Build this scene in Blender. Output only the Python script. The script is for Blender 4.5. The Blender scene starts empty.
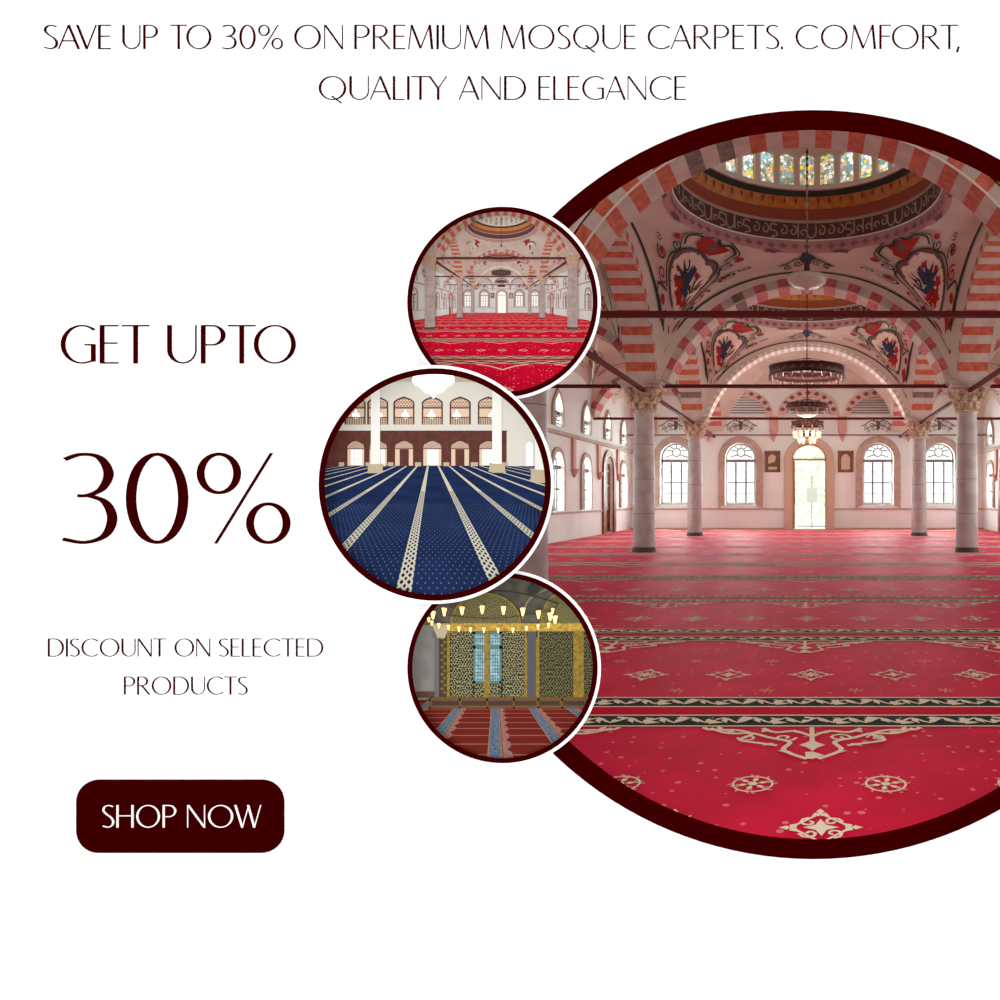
import bpy, math, random
from math import sin, cos, pi, sqrt, radians, floor
from mathutils import Vector
random.seed(7)
COL = bpy.context.scene.collection

# ------------------------------------------------------------------ materials
def lin(c):
    r = []
    for v in c:
        v = v / 255.0
        r.append(v / 12.92 if v <= 0.04045 else ((v + 0.055) / 1.055) ** 2.4)
    return tuple(r) + (1.0,)
MATS = {}
def mat(name, rgb, rough=0.7, spec=0.25, metal=0.0, var=0.0, scale=6.0, rgb2=None, bump=0.0, emit=None, estr=1.0, kind='noise'):
    if name in MATS: return MATS[name]
    m = bpy.data.materials.new(name); m.use_nodes = True
    nt = m.node_tree; b = nt.nodes['Principled BSDF']
    b.inputs['Base Color'].default_value = lin(rgb)
    b.inputs['Roughness'].default_value = rough
    b.inputs['Specular IOR Level'].default_value = spec
    b.inputs['Metallic'].default_value = metal
    if rgb2 is not None or var > 0 or bump > 0:
        at = nt.nodes.new('ShaderNodeAttribute'); at.attribute_name = 'rest'
        if kind == 'voronoi':
            no = nt.nodes.new('ShaderNodeTexVoronoi'); no.inputs['Scale'].default_value = scale; fac = no.outputs['Distance']
        else:
            no = nt.nodes.new('ShaderNodeTexNoise'); no.inputs['Scale'].default_value = scale; no.inputs['Detail'].default_value = 5
            fac = no.outputs['Fac']
        nt.links.new(at.outputs['Vector'], no.inputs['Vector'])
        ra = nt.nodes.new('ShaderNodeValToRGB')
        c1 = rgb; c2 = rgb2 if rgb2 is not None else tuple(max(0, v * (1 - var)) for v in rgb)
        ra.color_ramp.elements[0].position = 0.35; ra.color_ramp.elements[0].color = lin(c2)
        ra.color_ramp.elements[1].position = 0.65; ra.color_ramp.elements[1].color = lin(c1)
        nt.links.new(fac, ra.inputs['Fac']); nt.links.new(ra.outputs['Color'], b.inputs['Base Color'])
        if bump > 0:
            bp = nt.nodes.new('ShaderNodeBump'); bp.inputs['Strength'].default_value = bump; bp.inputs['Distance'].default_value = 0.02
            nt.links.new(fac, bp.inputs['Height']); nt.links.new(bp.outputs['Normal'], b.inputs['Normal'])
    if emit is not None:
        b.inputs['Emission Color'].default_value = lin(emit); b.inputs['Emission Strength'].default_value = estr
    MATS[name] = m
    return m

def glass_mat(name, tint=(245, 248, 246), gloss=0.06):
    if name in MATS: return MATS[name]
    m = bpy.data.materials.new(name); m.use_nodes = True; nt = m.node_tree
    for n in list(nt.nodes): nt.nodes.remove(n)
    out = nt.nodes.new('ShaderNodeOutputMaterial'); mx = nt.nodes.new('ShaderNodeMixShader'); mx.inputs[0].default_value = gloss
    tr = nt.nodes.new('ShaderNodeBsdfTransparent'); tr.inputs[0].default_value = lin(tint)
    gl = nt.nodes.new('ShaderNodeBsdfGlossy'); gl.inputs['Roughness'].default_value = 0.1
    nt.links.new(tr.outputs[0], mx.inputs[1]); nt.links.new(gl.outputs[0], mx.inputs[2]); nt.links.new(mx.outputs[0], out.inputs[0])
    MATS[name] = m; return m

def stained_mat(name, solid=False, main=(210, 200, 60)):
    if name in MATS: return MATS[name]
    m = bpy.data.materials.new(name); m.use_nodes = True; nt = m.node_tree
    for n in list(nt.nodes): nt.nodes.remove(n)
    out = nt.nodes.new('ShaderNodeOutputMaterial')
    at = nt.nodes.new('ShaderNodeAttribute'); at.attribute_name = 'rest'
    v1 = nt.nodes.new('ShaderNodeTexVoronoi'); v1.inputs['Scale'].default_value = 12
    v2 = nt.nodes.new('ShaderNodeTexVoronoi'); v2.inputs['Scale'].default_value = 12; v2.feature = 'DISTANCE_TO_EDGE'
    nt.links.new(at.outputs['Vector'], v1.inputs['Vector']); nt.links.new(at.outputs['Vector'], v2.inputs['Vector'])
    sp = nt.nodes.new('ShaderNodeSeparateColor'); nt.links.new(v1.outputs['Color'], sp.inputs[0])
    ra = nt.nodes.new('ShaderNodeValToRGB'); ra.color_ramp.interpolation = 'CONSTANT'
    cols = [(150, 185, 200), (235, 235, 215), main, (110, 150, 130), (225, 185, 130), (240, 245, 240), (125, 165, 185)]
    el = ra.color_ramp.elements
    el[0].position = 0; el[0].color = lin(cols[0]); el[1].position = 1 / 7; el[1].color = lin(cols[1])
    for i in range(2, 7):
        e = el.new(i / 7); e.color = lin(cols[i])
    nt.links.new(sp.outputs[0], ra.inputs['Fac'])
    lt = nt.nodes.new('ShaderNodeMath'); lt.operation = 'GREATER_THAN'; lt.inputs[1].default_value = 0.06
    nt.links.new(v2.outputs['Distance'], lt.inputs[0])
    mx = nt.nodes.new('ShaderNodeMix'); mx.data_type = 'RGBA'
    mx.inputs[6].default_value = lin((140, 134, 120))
    nt.links.new(lt.outputs[0], mx.inputs[0]); nt.links.new(ra.outputs['Color'], mx.inputs[7])
    if solid:
        s = nt.nodes.new('ShaderNodeBsdfDiffuse')
    else:
        s = nt.nodes.new('ShaderNodeBsdfTransparent')
    nt.links.new(mx.outputs[2], s.inputs[0]); nt.links.new(s.outputs[0], out.inputs[0])
    MATS[name] = m; return m

def carpet_mat(name, base, dark, speck, rough=0.6, spec=0.12):
    if name in MATS: return MATS[name]
    m = bpy.data.materials.new(name); m.use_nodes = True; nt = m.node_tree; b = nt.nodes['Principled BSDF']
    b.inputs['Roughness'].default_value = rough; b.inputs['Specular IOR Level'].default_value = spec
    b.inputs['Sheen Weight'].default_value = .14; b.inputs['Sheen Roughness'].default_value = .45; b.inputs['Sheen Tint'].default_value = lin((255, 150, 190))
    at = nt.nodes.new('ShaderNodeAttribute'); at.attribute_name = 'rest'
    no = nt.nodes.new('ShaderNodeTexNoise'); no.inputs['Scale'].default_value = 2.2; no.inputs['Detail'].default_value = 8
    nt.links.new(at.outputs['Vector'], no.inputs['Vector'])
    ra = nt.nodes.new('ShaderNodeValToRGB'); ra.color_ramp.elements[0].position = .38; ra.color_ramp.elements[1].position = .66
    ra.color_ramp.elements[0].color = lin(dark); ra.color_ramp.elements[1].color = lin(base)
    nt.links.new(no.outputs['Fac'], ra.inputs['Fac'])
    vo = nt.nodes.new('ShaderNodeTexVoronoi'); vo.inputs['Scale'].default_value = 11; vo.voronoi_dimensions = '2D'
    nt.links.new(at.outputs['Vector'], vo.inputs['Vector'])
    sp = nt.nodes.new('ShaderNodeSeparateColor'); nt.links.new(vo.outputs['Color'], sp.inputs[0])
    g = nt.nodes.new('ShaderNodeMath'); g.operation = 'GREATER_THAN'; g.inputs[1].default_value = 0.68
    nt.links.new(sp.outputs[0], g.inputs[0])
    sz = nt.nodes.new('ShaderNodeMath'); sz.operation = 'MULTIPLY'; sz.inputs[1].default_value = 0.2
    nt.links.new(sp.outputs[1], sz.inputs[0])
    l = nt.nodes.new('ShaderNodeMath'); l.operation = 'LESS_THAN'
    nt.links.new(vo.outputs['Distance'], l.inputs[0]); nt.links.new(sz.outputs[0], l.inputs[1])
    mu = nt.nodes.new('ShaderNodeMath'); mu.operation = 'MULTIPLY'
    nt.links.new(g.outputs[0], mu.inputs[0]); nt.links.new(l.outputs[0], mu.inputs[1])
    mx = nt.nodes.new('ShaderNodeMix'); mx.data_type = 'RGBA'; mx.inputs[7].default_value = lin(speck)
    nt.links.new(mu.outputs[0], mx.inputs[0]); nt.links.new(ra.outputs['Color'], mx.inputs[6])
    nt.links.new(mx.outputs[2], b.inputs['Base Color'])
    MATS[name] = m; return m

def dimmed(m, f):            # hall materials darkened in colour to imitate the hall's dimmer light
    n = 'dimmed_' + m.name
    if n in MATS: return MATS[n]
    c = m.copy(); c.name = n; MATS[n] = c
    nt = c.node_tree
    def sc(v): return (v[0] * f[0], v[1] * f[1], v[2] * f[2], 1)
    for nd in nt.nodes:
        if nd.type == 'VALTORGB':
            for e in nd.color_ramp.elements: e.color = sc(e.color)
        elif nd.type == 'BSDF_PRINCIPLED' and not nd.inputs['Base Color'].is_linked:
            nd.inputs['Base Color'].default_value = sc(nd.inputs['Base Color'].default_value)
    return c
# ------------------------------------------------------------------ contexts
PPX, PPY, F = 807.0, 498.0, 750.0
EYE = 1.41
DW = 3.0                                   # distance of the display wall
def at_px(px, py, d):                      # a point of a plane parallel to the wall, d metres from the eye
    return ((px - PPX) * d / F, d, EYE - (py - PPY) * d / F)

class Ctx:
    """Full-size place (relief=None) or a relief model inside one of the round shadow boxes."""
    def __init__(s, where, short, relief=None, tone=1):
        s.tone = tone
        s.where = where; s.short = short; s.relief = relief
        if relief:
            (s.vx, s.vy, s.f, s.H, s.Y0, s.cx, s.cy, s.R, s.D, s.T) = relief
            s.planes = [(cos(a), sin(a), -s.R / s.D, s.R) for a in [2 * pi * k / 56 for k in range(56)]]
    def fwd(s, p):
        X, Y, Z = p; Y = max(Y, 0.3)
        return (s.vx + s.f * X / Y - s.cx, s.vy - s.f * (Z - s.H) / Y - s.cy, s.T * (1 - s.Y0 / Y))
    def world(s, q):
        u, v, t = q; k = s.D / F; g = 1.0
        x0, _, z0 = at_px(s.cx, s.cy, s.D)
        return (x0 + u * k * g + x0 * t / s.D, s.D + t, z0 - v * k * g + (z0 - EYE) * t / s.D)
    def rest(s, q):
        u, v, t = q; Y = s.Y0 / max(1e-3, 1 - t / s.T)
        return ((u + s.cx - s.vx) * Y / s.f, Y, s.H - (v + s.cy - s.vy) * Y / s.f)
    def clip(s, poly):
        if all(q[0] ** 2 + q[1] ** 2 < (s.R * 0.998) ** 2 for q in poly) and all(q[2] >= 0 for q in poly): return poly
        pl = s.planes + [(0, 0, -1, 0)]
        for (a, b, c, r) in pl:
            d = [a * q[0] + b * q[1] + c * q[2] - r for q in poly]
            if all(x <= 0 for x in d): continue
            if all(x > 0 for x in d): return None
            out = []
            n = len(poly)
            for i in range(n):
                j = (i + 1) % n
                if d[i] <= 0: out.append(poly[i])
                if (d[i] <= 0) != (d[j] <= 0):
                    k = d[i] / (d[i] - d[j])
                    out.append(tuple(poly[i][m] + (poly[j][m] - poly[i][m]) * k for m in range(3)))
            poly = out
            if len(poly) < 3: return None
        return poly
    def at(s, p):
        return s.world(s.fwd(p)) if s.relief else tuple(p)

FULL = Ctx('', '')
ORG = {}

def props(o, label=None, cat=None, group=None, kind=None):
    if label: o['label'] = label
    if cat: o['category'] = cat
    if group: o['group'] = group
    if kind: o['kind'] = kind
    return o

def thing(ctx, name, label, cat, loc, group=None, kind=None):
    o = bpy.data.objects.new(name, None); COL.objects.link(o)
    o.empty_display_size = 0.05
    L = Vector(ctx.at(loc)); o.location = L; ORG[o.name] = L
    return props(o, label, cat, group, kind)

class MB:
    def __init__(s, ctx=FULL):
        s.c = ctx; s.p = []
    def poly(s, pts, m=0, sm=False):
        s.p.append(([tuple(p) for p in pts], m, sm))
    def box(s, x0, y0, z0, x1, y1, z1, m=0):
        a = [(x0, y0, z0), (x1, y0, z0), (x1, y1, z0), (x0, y1, z0), (x0, y0, z1), (x1, y0, z1), (x1, y1, z1), (x0, y1, z1)]
        for f in ((0, 3, 2, 1), (4, 5, 6, 7), (0, 1, 5, 4), (1, 2, 6, 5), (2, 3, 7, 6), (3, 0, 4, 7)):
            s.poly([a[i] for i in f], m)
    def sheet(s, fn, nu, nv, m=0, sm=True):
        g = [[fn(i / nu, j / nv) for j in range(nv + 1)] for i in range(nu + 1)]
        for i in range(nu):
            for j in range(nv):
                mm = m(i, j) if callable(m) else m
                if mm is None: continue
                s.poly([g[i][j], g[i + 1][j], g[i + 1][j + 1], g[i][j + 1]], mm, sm)
    def lathe(s, c, prof, n=24, m=0, a0=0.0, a1=2 * pi, sm=True):
        for k in range(len(prof) - 1):
            (r0, z0), (r1, z1) = prof[k], prof[k + 1]
            mm = m[k] if isinstance(m, (list, tuple)) else m
            for i in range(n):
                t0 = a0 + (a1 - a0) * i / n; t1 = a0 + (a1 - a0) * (i + 1) / n
                q = [(c[0] + r0 * cos(t0), c[1] + r0 * sin(t0), c[2] + z0), (c[0] + r0 * cos(t1), c[1] + r0 * sin(t1), c[2] + z0),
                     (c[0] + r1 * cos(t1), c[1] + r1 * sin(t1), c[2] + z1), (c[0] + r1 * cos(t0), c[1] + r1 * sin(t0), c[2] + z1)]
                if r0 < 1e-6: q = [q[0], q[2], q[3]]
                elif r1 < 1e-6: q = q[:3]
                s.poly(q, mm, sm)
    def ball(s, c, r, m=0, n=10, sz=1.0):
        prof = [(max(0, r * sin(pi * k / (n // 2 + 2))), -r * sz * cos(pi * k / (n // 2 + 2))) for k in range(n // 2 + 3)]
        prof[0] = (0, -r * sz); prof[-1] = (0, r * sz)
        s.lathe(c, prof, n, m)
    def tube(s, pts, r, n=8, m=0, close=False, cap=True):
        P = [Vector(p) for p in pts]; N = len(P); rings = []
        for i in range(N):
            if close: t = P[(i + 1) % N] - P[i - 1]
            else: t = P[min(i + 1, N - 1)] - P[max(i - 1, 0)]
            t.normalize()
            up = Vector((0, 0, 1)) if abs(t.z) < 0.9 else Vector((1, 0, 0))
            a = t.cross(up).normalized(); b = a.cross(t).normalized()
            rr = r[i] if isinstance(r, (list, tuple)) else r
            rings.append([P[i] + (a * cos(2 * pi * k / n) + b * sin(2 * pi * k / n)) * rr for k in range(n)])
        for i in range(N if close else N - 1):
            A, B = rings[i], rings[(i + 1) % N]
            for k in range(n):
                s.poly([A[k], A[(k + 1) % n], B[(k + 1) % n], B[k]], m, True)
        if cap and not close:
            s.poly(rings[0][::-1], m); s.poly(rings[-1], m)
    def ringband(s, c, r0, r1, z0, z1, n=40, m=0):      # hollow flat ring: inner r0, outer r1
        s.lathe(c, [(r0, z0), (r1, z0), (r1, z1), (r0, z1), (r0, z0)], n, m)
    def build(s, name, mats, parent=None, bevel=0):
        V = {}; vs = []; rest = []; fs = []; mi = []; sm = []
        c = s.c
        for pts, m, smooth in s.p:
            if c.relief:
                q = c.clip([c.fwd(p) for p in pts])
                if not q: continue
                W = [(c.world(k), c.rest(k)) for k in q]
            else:
                W = [(p, p) for p in pts]
            idx = []
            for w, r in W:
                key = (round(w[0], 5), round(w[1], 5), round(w[2], 5))
                if key not in V:
                    V[key] = len(vs); vs.append(w); rest.append(r)
                if not idx or idx[-1] != V[key]: idx.append(V[key])
            if len(idx) > 2 and idx[0] == idx[-1]: idx.pop()
            if len(set(idx)) < 3 or len(set(idx)) != len(idx): continue
            fs.append(idx); mi.append(m); sm.append(smooth and not c.relief)
        if not fs: return None
        if parent is not None and parent.name in ORG: org = ORG[parent.name]
        else:
            xs = [v[0] for v in vs]; ys = [v[1] for v in vs]; zs = [v[2] for v in vs]
            org = Vector(((min(xs) + max(xs)) / 2, (min(ys) + max(ys)) / 2, min(zs)))
        me = bpy.data.meshes.new(name)
        me.from_pydata([(v[0] - org[0], v[1] - org[1], v[2] - org[2]) for v in vs], [], fs)
        if not isinstance(mats, (list, tuple)): mats = [mats]
        if c.relief and c.tone != 1: mats = [dimmed(m, c.tone) for m in mats]
        for m in mats: me.materials.append(m)
        me.polygons.foreach_set('material_index', mi)
        me.polygons.foreach_set('use_smooth', sm)
        at = me.attributes.new('rest', 'FLOAT_VECTOR', 'POINT')
        at.data.foreach_set('vector', [x for r in rest for x in r])
        me.update()
        o = bpy.data.objects.new(name, me); COL.objects.link(o)
        if parent is None: o.location = org
        else: o.parent = parent
        ORG[o.name] = Vector(org)
        return o

def struct(mb, name, mats, parent=None):
    o = mb.build(name, mats, parent)
    if o and parent is None: o['kind'] = 'structure'
    return o

def catmull(P, n=6, close=False):
    out = []; N = len(P)
    for i in range(N if close else N - 1):
        g = (lambda k: P[k % N]) if close else (lambda k: P[min(max(k, 0), N - 1)])
        p0, p1, p2, p3 = g(i - 1), g(i), g(i + 1), g(i + 2)
        for k in range(n):
            t = k / n
            out.append(tuple(0.5 * (2 * b + (c - a) * t + (2 * a - 5 * b + 4 * c - d) * t * t + (-a + 3 * b - 3 * c + d) * t ** 3) for a, b, c, d in zip(p0, p1, p2, p3)))
    if not close: out.append(tuple(P[-1]))
    return out

# flat painted / woven patterns on a surface given as fn(a, b) -> point
class Paint:
    def __init__(s, mb, fn, up=(0, 0, 1), eps=.00004):
        s.mb = mb; s.f0 = fn; s.up = Vector(up); s.k = 0; s.eps = eps
    def fn(s, a, b):
        return tuple(Vector(s.f0(a, b)) + s.up * (s.k % 40) * s.eps)
    def ribbon(s, pts, w, m, spline=True, close=False, n=5, taper=False):
        s.k += 1
        P = catmull(pts, n, close) if spline else list(pts)
        N = len(P); L = []
        for i in range(N):
            if close: dx, dy = P[(i + 1) % N][0] - P[i - 1][0], P[(i + 1) % N][1] - P[i - 1][1]
            else: dx, dy = P[min(i + 1, N - 1)][0] - P[max(i - 1, 0)][0], P[min(i + 1, N - 1)][1] - P[max(i - 1, 0)][1]
            l = sqrt(dx * dx + dy * dy) or 1
            h = w / 2 * ((1 - 0.7 * i / (N - 1)) if taper and N > 1 else 1)
            L.append(((P[i][0] - dy / l * h, P[i][1] + dx / l * h), (P[i][0] + dy / l * h, P[i][1] - dx / l * h)))
        for i in range(N if close else N - 1):
            a, b = L[i], L[(i + 1) % N]
            s.mb.poly([s.fn(*a[0]), s.fn(*a[1]), s.fn(*b[1]), s.fn(*b[0])], m, True)
    def blob(s, c, rx, ry, m, rot=0, n=10, petals=0, amp=0.25):
        L = []; s.k += 1
        for k in range(n):
            t = 2 * pi * k / n; g = 1 + amp * cos(petals * t) if petals else 1
            x, y = rx * g * cos(t), ry * g * sin(t)
            L.append((c[0] + x * cos(rot) - y * sin(rot), c[1] + x * sin(rot) + y * cos(rot)))
        o = s.fn(*c)
        for k in range(n):
            s.mb.poly([o, s.fn(*L[k]), s.fn(*L[(k + 1) % n])], m)
    def leaf(s, c, l, w, m, rot):
        s.k += 1
        P = [(0, 0), (l * .35, w / 2), (l, 0), (l * .35, -w / 2)]
        s.mb.poly([s.fn(c[0] + x * cos(rot) - y * sin(rot), c[1] + x * sin(rot) + y * cos(rot)) for x, y in P], m)
    def spiral(s, c, r, m, w, turns=1.4, a0=0, d=1, n=16):
        s.ribbon([(c[0] + r * (1 - .85 * k / n) * cos(a0 + d * turns * 2 * pi * k / n), c[1] + r * (1 - .85 * k / n) * sin(a0 + d * turns * 2 * pi * k / n)) for k in range(n + 1)], w, m, spline=False)

# ------------------------------------------------------------------ lettering
def arc(cx, cy, rx, ry, a0, a1, n=18):
    return [(cx + rx * cos(radians(a0 + (a1 - a0) * k / n)), cy + ry * sin(radians(a0 + (a1 - a0) * k / n))) for k in range(n + 1)]
TX, TY = 0.088, 0.034
K, k_ = 'K', 'k'
def sp(P): return catmull(P, 6)
GL = {
 'S': (.5, [(sp([(.46, .93), (.28, .985), (.1, .92), (.05, .76), (.16, .61), (.35, .47), (.47, .3), (.43, .1), (.24, .015), (.02, .07)]), K)]),
 'A': (.78, [([(0, 0), (.37, 1)], k_), ([(.37, 1), (.74, 0)], K), ([(.13, .34), (.6, .34)], K)]),
 'V': (.74, [([(.03, 1), (.38, 0)], K), ([(.38, 0), (.72, 1)], k_)]),
 'E': (.47, [([(.05, 0), (.05, 1)], K), ([(.05, .985), (.47, .985)], K), ([(.05, .53), (.44, .53)], K), ([(.05, .015), (.47, .015)], K)]),
 'F': (.45, [([(.05, 0), (.05, 1)], K), ([(.05, .985), (.45, .985)], K), ([(.05, .53), (.42, .53)], K)]),
 'L': (.45, [([(.05, 0), (.05, 1)], K), ([(.05, .015), (.45, .015)], K)]),
 'U': (.74, [([(.05, 1), (.05, .36)] + arc(.385, .36, .335, .345, 180, 270), K), (arc(.385, .36, .335, .345, 270, 360) + [(.72, 1)], k_)]),
 'P': (.6, [([(.05, 0), (.05, 1)], K), ([(.05, .985), (.24, .985)] + arc(.28, .735, .28, .25, 90, -90) + [(.12, .485)], K)]),
 'R': (.68, [([(.05, 0), (.05, 1)], K), ([(.05, .985), (.24, .985)] + arc(.28, .745, .26, .24, 90, -90) + [(.12, .505)], K), ([(.26, .5), (.66, 0)], K)]),
 'T': (.7, [([(.35, 0), (.35, 1)], K), ([(0, .985), (.7, .985)], K)]),
 'O': (1.04, [(arc(.52, .5, .475, .487, 0, 360, 40), K)]),
 '0': (.66, [(arc(.33, .5, .285, .487, 0, 360, 40), K)]),
 'Q': (1.04, [(arc(.52, .5, .475, .487, 0, 360, 40), K), ([(.5, .16), (.66, .02), (.86, -.14)], K)]),
 'C': (.86, [(arc(.53, .5, .485, .487, 48, 312, 30), K)]),
 'G': (.88, [(arc(.53, .5, .485, .487, 50, 290, 30) + [(.82, .07)], K), ([(.82, .05), (.82, .5)], K), ([(.6, .49), (.86, .49)], K)]),
 'D': (.85, [([(.05, 0), (.05, 1)], K), ([(.05, .985), (.3, .985)] + arc(.34, .5, .465, .485, 90, -90) + [(.05, .015)], K)]),
 'N': (.76, [([(.03, 0), (.03, 1)], k_), ([(.05, 1), (.73, 0)], K), ([(.73, 0), (.73, 1)], k_)]),
 'M': (.98, [([(.02, 0), (.13, 1)], k_), ([(.13, 1), (.48, .03)], K), ([(.48, .03), (.84, 1)], k_), ([(.84, 1), (.93, 0)], K)]),
 'W': (1.1, [([(.03, 1), (.32, 0)], K), ([(.32, 0), (.58, .97)], k_), ([(.56, 1), (.82, 0)], K), ([(.82, 0), (1.08, 1)], k_)]),
 'I': (.1, [([(.05, 0), (.05, 1)], K)]),
 'H': (.76, [([(.05, 0), (.05, 1)], K), ([(.05, .52), (.72, .52)], K), ([(.71, 0), (.71, 1)], K)]),
 'Y': (.7, [([(.03, 1), (.36, .48)], K), ([(.36, .48), (.68, 1)], k_), ([(.36, 0), (.36, .5)], K)]),
 '3': (.6, [(sp([(.02, .93), (.2, .985), (.4, .95), (.5, .78), (.43, .61), (.28, .535), (.16, .528)]), K), (sp([(.28, .53), (.46, .46), (.54, .28), (.46, .09), (.24, .013), (.0, .05)]), K)]),
 '%': (1.03, [(arc(.245, .775, .2, .213, 0, 360, 36), .76), (arc(.785, .225, .2, .213, 0, 360, 36), .76), ([(.21, 0), (.82, 1)], k_)]),
 '.': (.12, [([(.06, 0), (.06, .1)], K)]),
 ',': (.14, [([(.09, .1), (.03, -.13)], K)]),
}
def word(text, x0, x1, y0, y1, d, depth, m, parent, heavy=1.0):
    h = y1 - y0; gap = .1; W = 0; pos = []
    for i, ch in enumerate(text):
        if i:
            pr = text[i - 1] + ch
            W += {'AV': -.12, 'VE': .05, 'SA': .04, 'TO': -.03, 'LI': .09, 'TY': -.04, 'FO': .04, 'RT': .03, 'AR': .08, 'PT': .08, 'ET': .09, 'T,': -.08, 'S.': .06, 'OW': .06, '0%': .1, '30': .1}.get(pr, .06 if 'A' in pr or 'Y' in pr or 'T' in pr else .115)
        pos.append(W); W += GL[ch][0]
    sx = (x1 - x0) / W / h
    for ch, p in zip(text, pos):
        mb = MB()
        for n_, (pts, kk) in enumerate(GL[ch][1]):
            tx = (TX * heavy * (1 if kk == K else kk)) if kk != k_ else .03
            ty = TY
            P = pts; N = len(P); L = []
            closed = N > 30 and abs(P[0][0] - P[-1][0]) < 1e-6 and abs(P[0][1] - P[-1][1]) < 1e-6
            if N == 2 and kk == K and abs(P[0][1] - P[1][1]) < 1e-6: pass
            for i in range(N):
                a = P[i - 1] if i else (P[-2] if closed else P[0]); b = P[i + 1] if i < N - 1 else (P[1] if closed else P[-1])
                dx, dy = b[0] - a[0], b[1] - a[1]; l = sqrt(dx * dx + dy * dy) or 1
                nx, ny = -dy / l, dx / l
                q = sqrt((tx * nx) ** 2 + (ty * ny) ** 2) or 1
                ox, oy = .5 * tx * nx, .5 * ty * ny
                L.append(((P[i][0] + ox, P[i][1] + oy), (P[i][0] - ox, P[i][1] - oy)))
            if N == 2:       # cut diagonal stems flush with the cap line
                for i in (0, 1):
                    if abs(P[0][0] - P[1][0]) > .02 and abs(P[0][1] - P[1][1]) > .2:
                        sl = (P[1][0] - P[0][0]) / (P[1][1] - P[0][1])
                        hwx = .5 * (tx * 1.02 if kk == K else .034)
                        L[i] = ((P[i][0] - hwx, P[i][1]), (P[i][0] + hwx, P[i][1]))
            e = n_ * 0.00015
            def W3(q, dd):
                return at_px(x0 + (p + q[0]) * sx * h, y1 - q[1] * h, d)[0:1] + (dd,) + at_px(0, y1 - q[1] * h, d)[2:3]
            for i in range(N - 1):
                a, b, c, f = L[i][0], L[i][1], L[i + 1][1], L[i + 1][0]
                fr = [W3(q, d - e) for q in (a, b, c, f)]; bk = [W3(q, d + depth) for q in (a, b, c, f)]
                mb.poly(fr)
                mb.poly([fr[1], bk[1], bk[2], fr[2]]); mb.poly([fr[3], bk[3], bk[0], fr[0]])
                if i == 0 and not closed: mb.poly([fr[0], bk[0], bk[1], fr[1]])
                if i == N - 2 and not closed: mb.poly([fr[2], bk[2], bk[3], fr[3]])
        mb.build('letter', m, parent)
# ------------------------------------------------------------------ palette
WALLP = mat('white_paint', (250, 250, 250), .9, .0)
MAROON = mat('dark_maroon', (50, 0, 1), .6, .0)
RIMW = mat('white_rim', (250, 250, 250), .8, .0)
CREAMTXT = mat('cream_letter', (255, 246, 240), .8, .0)
CREAM = mat('cream_stone', (206, 188, 176), .8, .2, rgb2=(190, 168, 156), scale=3)
SALMON = mat('salmon_brick', (208, 110, 84), .8, .2, rgb2=(182, 86, 66), scale=7)
ROSE = mat('rose_brick', (206, 112, 112), .8, .2, rgb2=(180, 90, 92), scale=7)
GREYV = mat('weathered_stone', (142, 122, 112), .85, .2, rgb2=(116, 96, 90), scale=7)
PLASTER = mat('vault_plaster', (210, 197, 184), .85, .15, rgb2=(196, 181, 168), scale=.8)
WALLM = mat('wall_plaster', (228, 232, 230), .85, .1, rgb2=(220, 224, 221), scale=.6)
TRIMM = mat('stone_trim', (186, 164, 152), .8, .2, rgb2=(170, 146, 134), scale=5)
DADO = mat('dado_stone', (226, 230, 228), .6, .3)
MARBLE = mat('grey_marble', (190, 174, 168), .45, .45, rgb2=(168, 150, 146), scale=3)
DARKC = mat('dark_collar', (70, 62, 60), .6, .3)
CAPM = mat('carved_capital', (216, 190, 164), .7, .25, rgb2=(176, 140, 112), scale=14)
RODM = mat('painted_iron', (92, 28, 24), .7, .1)
INKG = mat('ink_green', (62, 70, 58), .9, .1)
INKD = mat('ink_grey', (112, 92, 88), .9, .1)
INKR = mat('ink_red', (168, 52, 46), .9, .1)
INKB = mat('ink_blue', (62, 70, 92), .9, .1)
INKC = mat('ink_cream', (224, 206, 190), .9, .1)
BANDD = mat('script_band', (98, 70, 66), .85, .15)
BANDB = mat('brown_band', (150, 76, 50), .7, .3)
BANDG = mat('gold_band', (214, 142, 50), .5, .5, rgb2=(180, 104, 34), scale=6)
BANDP = mat('pink_band', (186, 142, 140), .85, .15)
DRUMM = mat('drum_plaster', (240, 226, 214), .85, .15)
WHITEF = mat('window_paint', (166, 160, 158), .6, .3)
LEADM = mat('lead_bar', (112, 106, 106), .6, .3)
WOODM = mat('walnut_wood', (150, 92, 58), .5, .35, rgb2=(118, 66, 40), scale=4)
WOODD = mat('dark_wood', (84, 48, 34), .5, .35)
PHOTO = mat('picture_ground', (112, 84, 66), .6, .3)
PHOTOL = mat('picture_light', (196, 178, 158), .6, .3)
IRON = mat('brown_iron', (74, 34, 28), .5, .4)
OPAL = mat('opal_glass', (194, 180, 166), .3, .5)
CUP = mat('clear_cup', (150, 110, 100), .2, .5)
WARM = mat('warm_bulb', (255, 230, 190), .4, .2, emit=(255, 214, 150), estr=1.1)
GLASS = glass_mat('clear_glass')
STAIN = stained_mat('stained_glass'); STAINY = stained_mat('stained_glass_yellow', main=(235, 220, 60))
STAINS = stained_mat('stained_glass_model', solid=True)
GLOWP = mat('glowing_pane', (240, 244, 240), .4, .2, emit=(240, 246, 242), estr=.35)  # relief panes glow by themselves in place of daylight behind them
RED = carpet_mat('crimson_pile', (224, 0, 58), (204, 0, 46), (240, 120, 120), spec=.03)
REDL = mat('crimson_plain', (210, 2, 50), .7, .03)
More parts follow.
